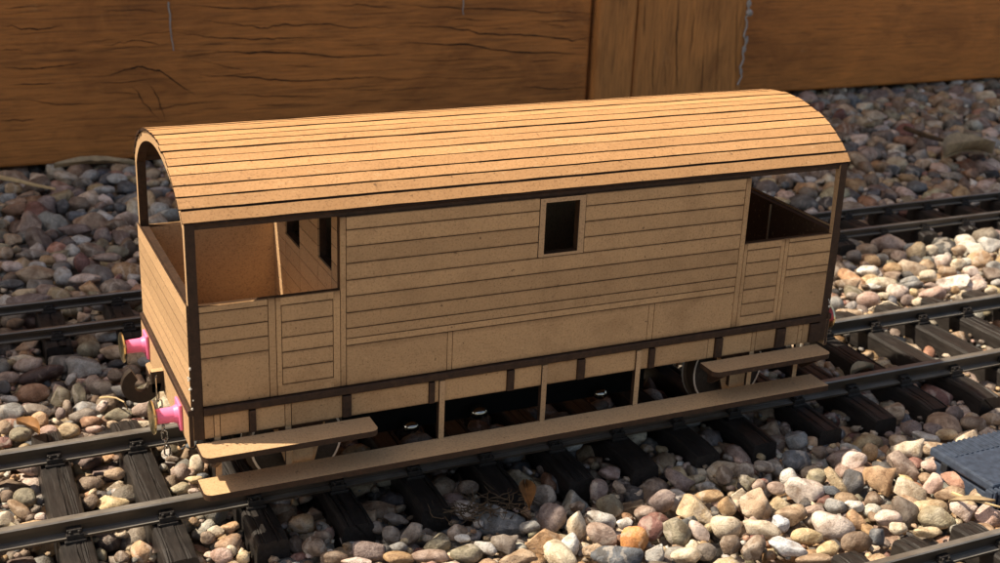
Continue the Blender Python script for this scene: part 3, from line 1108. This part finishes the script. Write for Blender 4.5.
# ------------------------------------------------------------------ pebbles
def ico(sub):
    bm = bmesh.new()
    bmesh.ops.create_icosphere(bm, subdivisions=sub, radius=1.0)
    bm.verts.ensure_lookup_table()
    v = np.array([q.co[:] for q in bm.verts])
    f = np.array([[q.index for q in fc.verts] for fc in bm.faces])
    bm.free()
    return v, f


def shape(v, seed, angular):
    r = np.random.default_rng(seed)
    out = v.copy()
    rad = np.ones(len(v))
    for _ in range(5):
        d = r.normal(size=3)
        d /= np.linalg.norm(d)
        rad += .10*np.cos(r.uniform(1.2, 3.4)*(v@d)*1.6+r.uniform(0, 6.3))*.6
    out = out*rad[:, None]
    npl = r.integers(7, 11) if angular else r.integers(3, 7)
    for _ in range(npl):
        d = r.normal(size=3)
        d /= np.linalg.norm(d)
        lim = r.uniform(.46, .74) if angular else r.uniform(.64, .88)
        s = out@d
        k = s > lim
        soft = .03 if angular else .16
        out[k] -= ((s[k]-lim)*(1-soft))[:, None]*d
    if angular:
        for _ in range(4):
            d = r.normal(size=3); d /= np.linalg.norm(d)
            out += (.03*np.sin(7*(out@d)+r.uniform(0, 6)))[:, None]*v
    ext = (out.max(0)-out.min(0))/2
    out = (out-(out.max(0)+out.min(0))/2)/ext
    return out


V3, F3 = ico(3)
V2, F2 = ico(2)
V1, F1 = ico(1)
SH3 = [shape(V3, 100+i, i % 3 == 0) for i in range(30)]
SH2 = [shape(V2, 200+i, i % 3 == 0) for i in range(30)]
SH1 = [shape(V1, 300+i, i % 4 == 0) for i in range(12)]
ROUND = [i for i in range(30) if i % 3]
ANG = [i for i in range(30) if i % 3 == 0]

PAL = dict(buff=(.56, .40, .20), ochre=(.46, .27, .10), cream=(.66, .53, .35), tan=(.44, .29, .16), brown=(.24, .16, .10), greybrown=(.25, .20, .155),
           grey=(.27, .265, .25), lgrey=(.48, .46, .42), slate=(.13, .15, .175), dgrey=(.105, .10, .10), black=(.03, .03, .035), white=(.68, .65, .58), bwhite=(.60, .63, .66),
           pink=(.56, .35, .27), ppink=(.64, .48, .39), mauve=(.25, .175, .15), pinkbrown=(.37, .25, .185), dred=(.26, .10, .075), terra=(.50, .23, .13),
           orange=(.60, .25, .06), otan=(.58, .33, .14), olive=(.26, .22, .13), obuff=(.42, .35, .20), quartz=(.64, .52, .43), maroon=(.085, .045, .038),
           redb=(.34, .165, .075), yell=(.64, .46, .20))
PROB = [('buff', 7), ('ochre', 5), ('cream', 9), ('tan', 12), ('brown', 8), ('greybrown', 11), ('grey', 9), ('lgrey', 6), ('slate', 4), ('dgrey', 5), ('white', 4),
        ('pink', 3), ('ppink', 4), ('mauve', 4), ('pinkbrown', 5), ('dred', 2), ('terra', 2), ('otan', 3), ('olive', 5), ('obuff', 4), ('redb', 2), ('yell', 2)]
PN = [p for p, _ in PROB]
PW = np.array([q for _, q in PROB], float)
PW /= PW.sum()


def desat(c, f=.26):
    g_ = c@np.array([.3, .55, .15])
    return np.clip(c*(1-f)+g_*f, 0, .8)


def rcol():
    c = np.array(PAL[PN[rng.choice(len(PN), p=PW)]])
    return desat(c*rng.uniform(.78, 1.25)*rng.uniform(.95, 1.05, 3)*np.array([1.03, 1.0, .95]))


# crops of hand-placed pebbles: (x0, y0, scale) then (cx, cy, w, h, tilt, colour, angular)
HERO = [
 ((640, 400, 3.4545), -12.5, [(75, 350, 105, 78, -12, 'mauve', 0), (190, 385, 125, 88, 35, 'buff', 1), (235, 333, 108, 44, -8, 'ochre', 0), (300, 370, 68, 74, 0, 'ochre', 0), (20, 392, 84, 52, 0, 'pinkbrown', 0),
  (40, 445, 100, 80, 28, 'dred', 0), (130, 460, 90, 112, -35, 'olive', 0), (203, 455, 92, 52, 40, 'ppink', 0), (295, 440, 110, 86, 20, 'cream', 0), (160, 540, 110, 64, 0, 'cream', 0), (55, 530, 70, 80, 20, 'lgrey', 1),
  (228, 525, 74, 62, 0, 'greybrown', 0), (310, 500, 72, 78, 30, 'brown', 0), (392, 512, 95, 80, -15, 'brown', 1), (420, 447, 140, 66, 18, 'cream', 0), (485, 430, 66, 58, 20, 'bwhite', 1), (405, 365, 124, 112, 35, 'tan', 1),
  (345, 328, 62, 50, 0, 'cream', 1), (515, 275, 64, 76, -20, 'lgrey', 0), (568, 312, 140, 104, 38, 'quartz', 1), (612, 266, 72, 58, 0, 'obuff', 0), (655, 315, 74, 46, 35, 'slate', 1), (735, 288, 78, 92, 10, 'dgrey', 0),
  (682, 285, 130, 50, 60, 'buff', 1), (520, 397, 112, 80, 8, 'tan', 1), (600, 385, 80, 46, 0, 'pinkbrown', 0), (675, 370, 80, 52, 12, 'grey', 0), (740, 370, 68, 46, 0, 'white', 1), (665, 440, 160, 100, 28, 'quartz', 0),
  (575, 470, 112, 56, 6, 'yell', 0), (510, 506, 138, 66, 4, 'bwhite', 1), (650, 518, 82, 60, -15, 'yell', 0), (735, 488, 90, 66, -15, 'brown', 0), (600, 552, 130, 40, 0, 'tan', 0), (540, 208, 104, 70, 0, 'slate', 0), (540, 140, 82, 74, 20, 'grey', 0),
  (700, 200, 108, 56, -25, 'mauve', 1), (430, 230, 80, 40, 5, 'greybrown', 0), (620, 180, 60, 46, 20, 'brown', 0), (290, 260, 60, 66, 0, 'brown', 0), (360, 245, 70, 60, 0, 'greybrown', 0), (130, 280, 110, 60, 30, 'mauve', 1), (195, 275, 70, 36, 0, 'olive', 0),
  (225, 300, 70, 36, 0, 'grey', 0), (410, 295, 50, 40, -20, 'pinkbrown', 0), (365, 285, 60, 50, 20, 'olive', 1), (470, 305, 66, 46, 10, 'pinkbrown', 0)]),
 ((700, 380, 3.077), -12.5, [(550, 310, 98, 92, 5, 'otan', 1), (625, 265, 112, 80, 20, 'pinkbrown', 1), (640, 216, 108, 56, -12, 'cream', 1), (720, 262, 84, 50, 0, 'pink', 0), (712, 320, 66, 66, 0, 'pink', 1), (792, 315, 112, 46, 30, 'terra', 1),
  (645, 342, 112, 60, 32, 'cream', 0), (765, 352, 92, 56, 10, 'tan', 1), (868, 352, 80, 38, 0, 'tan', 1), (632, 405, 112, 78, 50, 'greybrown', 0), (708, 398, 110, 64, 5, 'buff', 0), (725, 424, 116, 72, 8, 'obuff', 0), (806, 405, 80, 60, 15, 'ppink', 1),
  (892, 417, 92, 66, 8, 'pink', 1), (695, 182, 92, 40, 12, 'lgrey', 1), (610, 195, 58, 54, 0, 'tan', 1), (523, 222, 50, 54, 20, 'ochre', 0), (470, 250, 84, 66, -30, 'ppink', 0), (782, 112, 60, 64, 0, 'mauve', 0), (840, 136, 84, 50, 10, 'brown', 0), (718, 155, 64, 44, 10, 'mauve', 0),
  (650, 148, 70, 50, 10, 'mauve', 0), (585, 100, 80, 80, 30, 'tan', 1), (580, 425, 88, 48, 0, 'ppink', 0), (545, 482, 58, 58, 40, 'slate', 0), (484, 500, 92, 66, -20, 'brown', 0), (610, 458, 60, 40, 0, 'cream', 0), (700, 468, 90, 36, 8, 'buff', 1), (835, 120, 40, 40, 0, 'tan', 0), (900, 120, 80, 36, 5, 'tan', 0), (480, 430, 66, 60, 10, 'otan', 1),
  (760, 168, 70, 34, 0, 'buff', 0)]),
 ((440, 430, 3.571), -12.5, [(400, 315, 108, 108, 15, 'mauve', 0), (605, 272, 104, 88, 10, 'olive', 0), (487, 345, 72, 112, 8, 'cream', 0), (575, 325, 112, 66, 10, 'lgrey', 1), (577, 375, 120, 80, 18, 'pinkbrown', 0), (660, 335, 60, 44, 0, 'white', 0), (365, 400, 152, 96, -8, 'otan', 1),
  (465, 410, 66, 84, 0, 'white', 0), (632, 452, 190, 78, 0, 'slate', 0), (695, 395, 104, 106, 0, 'orange', 0), (230, 410, 98, 74, 0, 'greybrown', 1), (160, 422, 84, 58, 45, 'lgrey', 1), (95, 442, 118, 66, 0, 'olive', 0), (80, 387, 60, 30, 0, 'white', 0), (320, 345, 76, 40, -15, 'grey', 0),
  (275, 455, 140, 56, 0, 'tan', 1), (545, 432, 74, 66, 30, 'tan', 1), (565, 215, 70, 80, 30, 'mauve', 0), (370, 235, 90, 80, 0, 'greybrown', 0), (640, 205, 50, 50, 0, 'brown', 1), (100, 205, 80, 50, 0, 'brown', 0), (70, 360, 60, 40, 0, 'brown', 0), (490, 275, 60, 40, 0, 'brown', 0)]),
 ((200, 460, 3.846), -13.5, [(885, 372, 150, 54, 0, 'pinkbrown', 0), (765, 376, 124, 46, 6, 'ochre', 0), (600, 392, 120, 34, 0, 'ppink', 0), (650, 350, 132, 74, 12, 'mauve', 0), (762, 338, 74, 44, 0, 'grey', 0), (735, 287, 76, 66, 30, 'greybrown', 0), (755, 225, 96, 46, 0, 'greybrown', 1), (812, 290, 90, 100, 0, 'greybrown', 1), (910, 318, 110, 70, 0, 'olive', 1),
  (440, 335, 100, 78, 0, 'brown', 0), (390, 247, 98, 78, 0, 'ochre', 0), (470, 300, 80, 60, 0, 'brown', 0), (85, 367, 90, 60, 0, 'pink', 0), (60, 275, 66, 46, 0, 'cream', 0), (115, 260, 80, 46, 0, 'otan', 1), (30, 300, 60, 50, 0, 'brown', 0), (980, 280, 60, 66, 0, 'pinkbrown', 0), (515, 375, 110, 50, 0, 'brown', 0), (680, 260, 60, 50, 20, 'greybrown', 0), (120, 350, 50, 46, 0, 'cream', 0), (165, 375, 50, 50, 0, 'buff', 0)]),
 ((0, 330, 4.694), -12.0, [(415, 92, 108, 80, 0, 'olive', 0), (535, 105, 140, 74, 10, 'tan', 0), (545, 162, 84, 46, -10, 'black', 0), (395, 180, 190, 106, 5, 'grey', 1), (180, 215, 240, 76, -14, 'maroon', 0), (155, 297, 158, 90, -6, 'redb', 0), (282, 312, 92, 96, 5, 'obuff', 1), (378, 302, 84, 108, 12, 'olive', 1),
  (318, 368, 46, 80, 0, 'brown', 0), (475, 272, 140, 76, 8, 'greybrown', 0), (580, 287, 120, 62, 10, 'grey', 0), (545, 212, 80, 66, 0, 'brown', 0), (612, 205, 100, 80, -25, 'brown', 0), (130, 165, 150, 66, -10, 'pinkbrown', 0), (105, 137, 130, 46, 10, 'cream', 1), (45, 225, 110, 60, 0, 'pinkbrown', 0), (20, 268, 70, 66, 0, 'dgrey', 0),
  (50, 388, 150, 96, 8, 'grey', 0), (185, 425, 92, 88, 10, 'otan', 0), (222, 482, 100, 66, -20, 'pink', 0), (322, 472, 108, 76, -10, 'buff', 0), (390, 402, 132, 66, -8, 'greybrown', 0), (430, 430, 112, 52, 0, 'redb', 0), (440, 468, 80, 38, 0, 'pink', 0), (555, 402, 132, 72, -10, 'olive', 0), (680, 370, 122, 84, -15, 'pinkbrown', 0),
  (675, 442, 100, 34, -5, 'cream', 1), (595, 438, 80, 44, -10, 'brown', 0), (20, 527, 84, 50, 8, 'dred', 0), (95, 490, 110, 66, 0, 'olive', 0), (170, 378, 150, 60, 10, 'greybrown', 0), (45, 325, 90, 36, 5, 'lgrey', 0), (335, 235, 70, 56, -20, 'lgrey', 1), (480, 360, 60, 60, 0, 'ppink', 1), (285, 395, 50, 60, 10, 'mauve', 0), (515, 30, 130, 50, 0, 'lgrey', 0),
  (20, 455, 70, 66, 30, 'tan', 0), (690, 150, 90, 50, 0, 'grey', 0), (100, 450, 80, 50, 20, 'grey', 0), (530, 445, 60, 40, 0, 'tan', 0)]),
 ((0, 420, 3.9375), -14.0, [(100, 305, 96, 76, 0, 'olive', 0), (78, 356, 124, 52, 40, 'tan', 0), (20, 390, 74, 66, 20, 'cream', 0), (360, 250, 104, 56, 0, 'brown', 0), (452, 212, 84, 48, 0, 'tan', 0), (460, 268, 84, 54, 0, 'cream', 1), (440, 325, 132, 54, 0, 'yell', 1), (352, 325, 80, 66, 0, 'brown', 0), (555, 520, 90, 86, 20, 'otan', 0), (480, 540, 60, 50, 0, 'brown', 0), (30, 300, 60, 50, 0, 'brown', 0), (160, 385, 46, 40, 0, 'ppink', 0)]),
 ((140, 450, 4.983), -13.0, [(200, 112, 92, 88, 0, 'pinkbrown', 0), (285, 68, 74, 92, 10, 'cream', 0), (200, 192, 104, 58, -10, 'obuff', 0), (270, 152, 92, 44, -8, 'yell', 1), (270, 205, 60, 30, 0, 'ppink', 0), (160, 45, 70, 30, 0, 'brown', 0)]),
 ((820, 280, 4.689), -12.0, [(65, 115, 92, 82, 10, 'grey', 0), (225, 92, 112, 80, 5, 'pink', 0), (300, 126, 150, 56, -5, 'cream', 1), (365, 55, 112, 66, 15, 'ppink', 0), (440, 22, 92, 36, 0, 'grey', 0), (530, 72, 130, 76, -20, 'pink', 1), (722, 38, 112, 76, 0, 'ppink', 1), (632, 45, 42, 38, 0, 'ochre', 0), (250, 30, 92, 34, 0, 'white', 0), (130, 25, 122, 58, 0, 'tan', 1),
  (140, 160, 140, 50, 8, 'tan', 0), (440, 60, 46, 40, 10, 'yell', 0), (640, 85, 60, 36, 0, 'cream', 0), (800, 50, 60, 40, 0, 'cream', 0), (590, 40, 60, 34, 0, 'ppink', 0), (410, 95, 66, 56, 0, 'mauve', 0), (830, 15, 60, 40, 0, 'lgrey', 0), (460, 105, 60, 50, 0, 'cream', 0), (150, 75, 60, 40, 10, 'greybrown', 0), (55, 180, 70, 40, 0, 'cream', 0), (300, 75, 60, 36, 0, 'cream', 1), (520, 25, 70, 30, 0, 'pinkbrown', 0)]),
 ((830, 100, 2.559), -11.0, [(150, 368, 94, 50, 0, 'pinkbrown', 0), (95, 382, 56, 30, 0, 'tan', 0), (222, 390, 54, 50, -20, 'buff', 0), (382, 410, 64, 52, 10, 'otan', 0), (408, 372, 56, 44, 0, 'lgrey', 1), (160, 432, 50, 32, 0, 'ochre', 0), (98, 438, 60, 30, 0, 'white', 0), (130, 470, 80, 34, 0, 'cream', 0), (260, 385, 36, 28, 0, 'cream', 0), (108, 412, 44, 30, 0, 'ochre', 0), (250, 450, 46, 32, 0, 'cream', 0), (60, 400, 40, 34, 0, 'greybrown', 0),
  (330, 385, 40, 30, 0, 'tan', 0), (360, 440, 40, 30, 0, 'ppink', 0), (300, 440, 50, 30, 10, 'tan', 0), (205, 465, 50, 30, 0, 'grey', 0), (130, 405, 40, 26, 0, 'grey', 0), (175, 400, 40, 30, 0, 'pinkbrown', 0), (370, 470, 70, 50, 0, 'ppink', 1), (420, 430, 40, 36, 0, 'grey', 0), (290, 410, 46, 30, 0, 'ppink', 0), (330, 420, 40, 30, 0, 'cream', 0), (100, 140, 60, 40, 0, 'greybrown', 0), (160, 180, 40, 30, 0, 'dgrey', 0), (415, 190, 44, 26, 20, 'black', 0), (95, 145, 56, 44, 0, 'pinkbrown', 0), (235, 165, 44, 30, -20, 'tan', 0)]),
 ((0, 160, 3.75), -11.0, [(175, 175, 70, 80, 0, 'mauve', 0), (240, 437, 74, 66, 10, 'lgrey', 0), (130, 430, 160, 70, -5, 'tan', 0), (305, 385, 62, 76, 0, 'dred', 0), (272, 340, 58, 52, 0, 'lgrey', 0), (280, 262, 130, 50, 5, 'mauve', 0), (115, 245, 100, 90, 30, 'pinkbrown', 1), (50, 108, 70, 46, 0, 'ochre', 0), (50, 300, 80, 50, 0, 'tan', 1), (120, 355, 130, 40, -5, 'greybrown', 0), (292, 212, 84, 40, 5, 'slate', 0), (60, 185, 110, 56, 0, 'redb', 0),
  (172, 490, 90, 50, 0, 'pinkbrown', 0), (50, 400, 84, 42, 5, 'ppink', 0), (140, 400, 70, 40, 5, 'lgrey', 0), (30, 143, 60, 36, 0, 'grey', 0), (295, 165, 80, 56, 0, 'brown', 0), (235, 175, 50, 60, 0, 'dgrey', 0), (400, 150, 60, 46, 0, 'ppink', 1), (440, 345, 90, 50, 0, 'olive', 0), (400, 365, 110, 36, 0, 'pinkbrown', 0), (90, 500, 100, 34, -8, 'buff', 0), (40, 465, 110, 36, -5, 'dgrey', 0), (300, 300, 80, 40, 0, 'lgrey', 0), (385, 285, 70, 70, 0, 'mauve', 0), (20, 350, 60, 50, 0, 'tan', 0), (440, 240, 90, 40, 0, 'brown', 0), (320, 445, 120, 40, -5, 'ppink', 0), (180, 375, 60, 36, 0, 'ochre', 0), (225, 370, 60, 40, 20, 'pink', 0), (440, 70, 80, 40, 0, 'lgrey', 0), (390, 112, 80, 34, 0, 'lgrey', 0)]),
]


def unproj(u, v, z):
    d = fw+r2*((u-500)/FPX)+u2*((281.5-v)/FPX)
    t = (z-CAM.z)/d.z
    return CAM+d*t, t


heroes = []        # centre(np3), axes(3x3 columns*semi), colour, shape index, footprint radius
for (x0, y0, s), zc_, lst in HERO:
    for (cx, cy, w_, h_, ti, cn, ag) in lst:
        P, t = unproj(x0+cx/s, y0+cy/s, zc_)
        px = t/FPX                # units per pixel at that depth
        a = w_/s*px/2*1.0
        b_ = h_/s*px/2*1.02
        th = math.radians(-ti)
        e1 = np.array(r2)*math.cos(th)+np.array(u2)*math.sin(th)
        e2 = -np.array(r2)*math.sin(th)+np.array(u2)*math.cos(th)
        e3 = np.array(fw)
        dd = min(max(.62*(a+b_)/2, .55*min(a, b_)), 1.3*min(a, b_))*random.uniform(.95, 1.15)
        A = np.stack([e1*a, e2*b_, e3*dd], 1)
        idx = int(rng.choice(ANG if ag else ROUND))
        heroes.append((np.array(P), A, desat(np.array(PAL[cn])*rng.uniform(1.04, 1.22), .12 if cn == 'orange' else .26), idx, .5*(a+max(b_*.8, dd))))

# region covered with pebbles
POLY = np.array([(-330, -20), (-150, -110), (60, -220), (330, -330), (620, -240), (900, 150), (1330, 668), (-330, 668)], float)


def inpoly(x, y):
    c = False
    n_ = len(POLY)
    j = n_-1
    for i in range(n_):
        xi, yi = POLY[i]
        xj, yj = POLY[j]
        if (yi > y) != (yj > y) and x < (xj-xi)*(y-yi)/(yj-yi)+xi:
            c = not c
        j = i
    return c


tracks = [(150, 51.1, FT, 6.3, 63, (-32.4, 32.4), 4.3, -8.6), (300, 240, [300+x for x in np.arange(-700, 940, 37.2)+36], 6.5, 30, (-20, 20), 3.1, -7.2),
          (280, -146.6, list(np.arange(232.5-31.3*9, 700, 31.3)), 5.8, 39.5, (-20.2, 20.2), 3.8, -6.6)]


def track_state(x, y, r):
    """0 free, 1 on a sleeper, 2 by a rail, 3 inside track bed"""
    for (ox, oy, sls, hw, hl, ry, fh, zt_) in tracks:
        yl = y-oy-(x-ox)*ROT
        if abs(yl) < hl+r*.7:
            d = min(abs(x-q) for q in sls)
            if d < hw+r*.72:
                return 1
            for q in ry:
                if abs(yl-q) < fh+r*.45:
                    return 2
            return 3
    return 0


stones = []      # centre, A, colour, shape idx, level
cell = 14.0
grid = {}


def near_ok(x, y, r, kk):
    gx, gy = int(x//cell), int(y//cell)
    for i in range(gx-2, gx+3):
        for j in range(gy-2, gy+3):
            for (a, b_, q) in grid.get((i, j), ()):
                if (a-x)**2+(b_-y)**2 < (kk*(q+r))**2:
                    return False
    return True


def gadd(x, y, r):
    grid.setdefault((int(x//cell), int(y//cell)), []).append((x, y, r))


for h in heroes:
    gadd(h[0][0], h[0][1], h[4])


def rand_axes(r, flat=True):
    a = r*rng.uniform(1.0, 1.35)
    b_ = r*rng.uniform(.8, 1.0)
    c = r*rng.uniform(.55, .85)
    yaw = rng.uniform(0, 6.283)
    tx, ty = rng.normal(0, .28, 2)
    Rm = np.array((Matrix.Rotation(yaw, 3, 'Z') @ Matrix.Rotation(tx, 3, 'X') @ Matrix.Rotation(ty, 3, 'Y')))
    return Rm*np.array([a, b_, c])[None, :], c


XMIN, XMAX, YMIN, YMAX = -330, 1330, -330, 668
BOXR = (325, 415, -98, -50)
for (rlo, rhi, tries) in ((8.5, 11, 7000), (6.5, 8.5, 12000), (4.8, 6.5, 18000), (3.4, 4.8, 26000), (2.2, 3.4, 26000)):
    for _ in range(tries):
        x = rng.uniform(XMIN, XMAX)
        y = rng.uniform(YMIN, YMAX)
        if not inpoly(x, y):
            continue
        r = rng.uniform(rlo, rhi)
        if BOXR[0]-r*.6 < x < BOXR[1]+r*.6 and BOXR[2]-r*.6 < y < BOXR[3]+r*.6:
            continue
        if not near_ok(x, y, r, .78):
            continue
        stt = track_state(x, y, r)
        if stt in (1, 2):
            continue
        if stt == 3 and r > 7.5:
            continue
        A, c = rand_axes(r)
        edge = (-12-26 < y-(x-150)*ROT < -10 and stt == 0) or (-112 < y < -88 and x > 150)
        zc_ = ((-19.0 if x > 310 else -16.5) if stt == 3 else (-18.5 if edge else -15.0))-(5.5 if y > 552 and x < 640 else 0)+rng.normal(0, 1.3)+(.12*(r-6))
        stones.append((np.array((x, y, zc_)), A, rcol(), int(rng.choice(ANG)) if rng.random() < .45 else int(rng.integers(0, 30)), 2))
        gadd(x, y, r)
# grit between the near pebbles
for _ in range(9000):
    x = rng.uniform(-150, 620)
    y = rng.uniform(-230, 230)
    r = rng.uniform(1.1, 2.4)
    if not inpoly(x, y) or track_state(x, y, r) in (1, 2) or (BOXR[0] < x < BOXR[1] and BOXR[2] < y < BOXR[3]):
        continue
    A, c = rand_axes(r)
    stones.append((np.array((x, y, -16.8+rng.normal(0, 1.0))), A, rcol(), int(rng.integers(0, 12)), 0))
# lower layer
for x in np.arange(XMIN, XMAX, 11.5):
    for y in np.arange(YMIN, YMAX, 11.5):
        xx, yy_ = x+rng.uniform(-4, 4), y+rng.uniform(-4, 4)
        if not inpoly(xx, yy_):
            continue
        r = rng.uniform(5.0, 7.8)
        A, c = rand_axes(r)
        stones.append((np.array((xx, yy_, -22.5-(3.5 if yy_ > 552 else 0)+rng.normal(0, 1.2))), A, rcol()*.9, int(rng.integers(0, 12)), 1))

# which ones show largest: heroes first, then the top-layer stones nearest the camera and inside the picture
C3 = np.array(CAM)


def screen(P):
    d = P-C3
    z_ = d@np.array(fw)
    return 500+FPX*(d@np.array(r2))/z_, 281.5-FPX*(d@np.array(u2))/z_, z_


cand = []
for i, st in enumerate(stones):
    if st[4] == 2:
        u, v, z_ = screen(st[0])
        if -5 < u < 1005 and 130 < v < 568:
            if 190 < u < 830 and 130 < v < 470:
                continue
            cand.append((-np.linalg.norm(st[1][:, 0])/z_, i))
cand.sort()
NI = 300-len(heroes)
single = set(i for _, i in cand[:max(0, NI)])


def stone_mesh(name, items, V, Fc, SHP):
    nv, nf = len(V), len(Fc)
    n_ = len(items)
    co = np.empty((n_*nv, 3), np.float32)
    cc = np.empty((n_*nv, 4), np.float32)
    fc = np.empty((n_*nf, 3), np.int32)
    for k, (P, A, c, idx) in enumerate(items):
        co[k*nv:(k+1)*nv] = (SHP[idx % len(SHP)]@A.T+P)*S
        cc[k*nv:(k+1)*nv, :3] = c
        cc[k*nv:(k+1)*nv, 3] = 1
        fc[k*nf:(k+1)*nf] = Fc+k*nv
    me = bpy.data.meshes.new(name)
    me.vertices.add(len(co))
    me.vertices.foreach_set('co', co.ravel())
    me.loops.add(fc.size)
    me.loops.foreach_set('vertex_index', fc.ravel())
    me.polygons.add(len(fc))
    me.polygons.foreach_set('loop_start', np.arange(0, fc.size, 3, dtype=np.int32))
    me.polygons.foreach_set('use_smooth', np.ones(len(fc), bool))
    me.update()
    me.validate()
    if len(V) > 50:
        me.set_sharp_from_angle(angle=math.radians(34 if len(V) > 200 else 40))
    at = me.color_attributes.new('Col', 'FLOAT_COLOR', 'POINT')
    at.data.foreach_set('color', cc.ravel())
    me.materials.append(M['stone'])
    return me


def one_pebble(P, A, c, idx, V, Fc, SHP):
    me = stone_mesh('pebble', [(np.zeros(3), A, c, idx)], V, Fc, SHP)
    link('pebble', me, ground, P)


for (P, A, c, idx, fr_) in heroes:
    one_pebble(P, A, c, idx, V3, F3, SH3)
for i in sorted(single):
    P, A, c, idx, lv = stones[i]
    one_pebble(P, A, c, idx, V3, F3, SH3)
rest2 = [(s_[0], s_[1], s_[2], s_[3]) for i, s_ in enumerate(stones) if i not in single and s_[4] == 2]
rest1 = [(s_[0], s_[1], s_[2], s_[3]) for s_ in stones if s_[4] < 2]
o = link('loose_pebbles', stone_mesh('loose_pebbles', rest2, V2, F2, SH2), ground)
tag(o, kind='stuff')
o = link('buried_pebbles', stone_mesh('buried_pebbles', rest1, V1, F1, SH1), ground)
tag(o, kind='stuff')
print('pebbles', len(heroes), len(single), len(rest2), len(rest1))


# ------------------------------------------------------------------ leaves, straws, roots
def leaf(name, label, u, v, z, length, width, yaw, mat, curl=.5, thick=.35, cat='dead leaf'):
    P, _ = unproj(u, v, z)
    o_ = empty(name, P, yaw)
    tag(o_, label, cat)
    nl, nw = 12, 6
    top = []
    for i in range(nl+1):
        t = i/nl
        wd = width*math.sin(math.pi*min(1, t*.96+.03))**.8
        for j in range(nw+1):
            s_ = j/nw*2-1
            top.append((length*(t-.5), wd*s_*.5*(1-.25*curl), curl*width*.42*s_*s_+curl*length*.12*math.sin(t*3.1+.5)+random.uniform(-.2, .2)*width*.12))
    n_ = len(top)
    vs_ = top+[(x, y, z_-thick) for x, y, z_ in top]
    fs_ = []
    r_ = nw+1
    for i in range(nl):
        for j in range(nw):
            a = i*r_+j
            fs_.append((a, a+1, a+r_+1, a+r_))
            fs_.append((n_+a, n_+a+r_, n_+a+r_+1, n_+a+1))
    for i in range(nl):
        for j, s_ in ((0, 1), (nw, -1)):
            a = i*r_+j
            fs_.append((a, a+r_, n_+a+r_, n_+a))
    bl = MB()
    bl.add(vs_, fs_)
    bl.build('blade', mat, o_, smooth=True)
    bl = MB()
    bl.tube([(-length*.5, 0, curl*length*.06), (-length*.15, 0, curl*length*.1+.2), (length*.4, 0, curl*length*.02+.2)], width*.035+.15, 5)
    bl.build('midrib', mat, o_, smooth=True)
    return o_


leaf('dead_leaf', 'large curled tan leaf lying at the right edge behind the shaded track', 968, 156, -5, 80, 34, .25, 'leafpale', .8, .5)
leaf('dead_leaf', 'grey curled strip of leaf lying against the foot of the left fence board', 96, 166, -9, 62, 15, .05, 'leafpale', .5, .5)
leaf('dead_leaf', 'small upright brown leaf among lit pebbles at the left edge', 28, 429, -5, 20, 8, 2.0, 'leaf', .9)
leaf('dead_leaf', 'brown leaf scrap in the shadow below the middle of the van', 527, 497, -7, 24, 9, 1.2, 'leaf', .8)
leaf('dead_leaf', 'narrow pale leaf lying near the lower right track', 972, 502, -5, 22, 4.5, -.25, 'leafpale', .5)
leaf('dead_leaf', 'brown leaf scrap between the rails just right of the van', 862, 372, -8, 22, 8, .3, 'leafpale', .9)


def straw(name, label, pix, z, r, mat, cat):
    pts = [unproj(u, v, z+dz)[0] for (u, v, dz) in pix]
    c0 = pts[0]
    o_ = empty(name, c0)
    tag(o_, label, cat)
    # smooth path
    sm = []
    for i in range(len(pts)-1):
        a, b_ = pts[i]-c0, pts[i+1]-c0
        for k in range(4):
            sm.append(a.lerp(b_, k/4))
    sm.append(pts[-1]-c0)
    bl = MB()
    bl.tube(sm, r, 6, taper=(1, .5))
    bl.build('stalk', mat, o_, smooth=True)


straw('dry_straw', 'pale straight straw lying on the shaded gravel near the left edge', [(-8, 176, 0), (15, 180, 1), (35, 185, 0), (55, 189, 0)], -5, 2.0, 'straw', 'straw')
straw('dry_straw', 'thin looped straw arching over pebbles left of the coupling hook', [(100, 398, -1), (108, 397, 2), (116, 398, 4), (124, 402, 3), (128, 410, -2)], -6, .55, 'straw', 'straw')
straw('dry_straw', 'broken straw leaning on pebbles left of the plastic box', [(952, 493, 2), (965, 498, 2), (984, 503, 1), (1003, 508, 0)], -6, .9, 'straw', 'straw')
straw('twig', 'long brown twig on the shaded gravel at the right under the fence', [(905, 128, 0), (930, 137, 1), (955, 143, 0), (985, 145, 0)], -4, 2.6, 'root', 'twig')

P, _ = unproj(490, 512, -12)
tuft = empty('root_tuft', P)
tag(tuft, 'tangle of thin dark dried roots on pebbles in the shadow below the van', 'root tangle')
b = MB()
for k in range(70):
    a0 = random.uniform(0, 6.28)
    q = Vector((random.gauss(0, 9), random.gauss(0, 3.0), random.uniform(0, 4)))
    d = Vector((math.cos(a0), .5*math.sin(a0), random.uniform(-.2, .3)))
    pts = []
    for i in range(7):
        pts.append(q.copy())
        q = q+d*2.1
        d = (d+Vector((random.gauss(0, .35), random.gauss(0, .3), random.gauss(0, .22)))).normalized()
        q.z = max(q.z, -1)
    b.tube(pts, .32, 4, taper=(1, .4))
o = b.build('root_strands', 'root', tuft)
tag(o, kind='stuff')
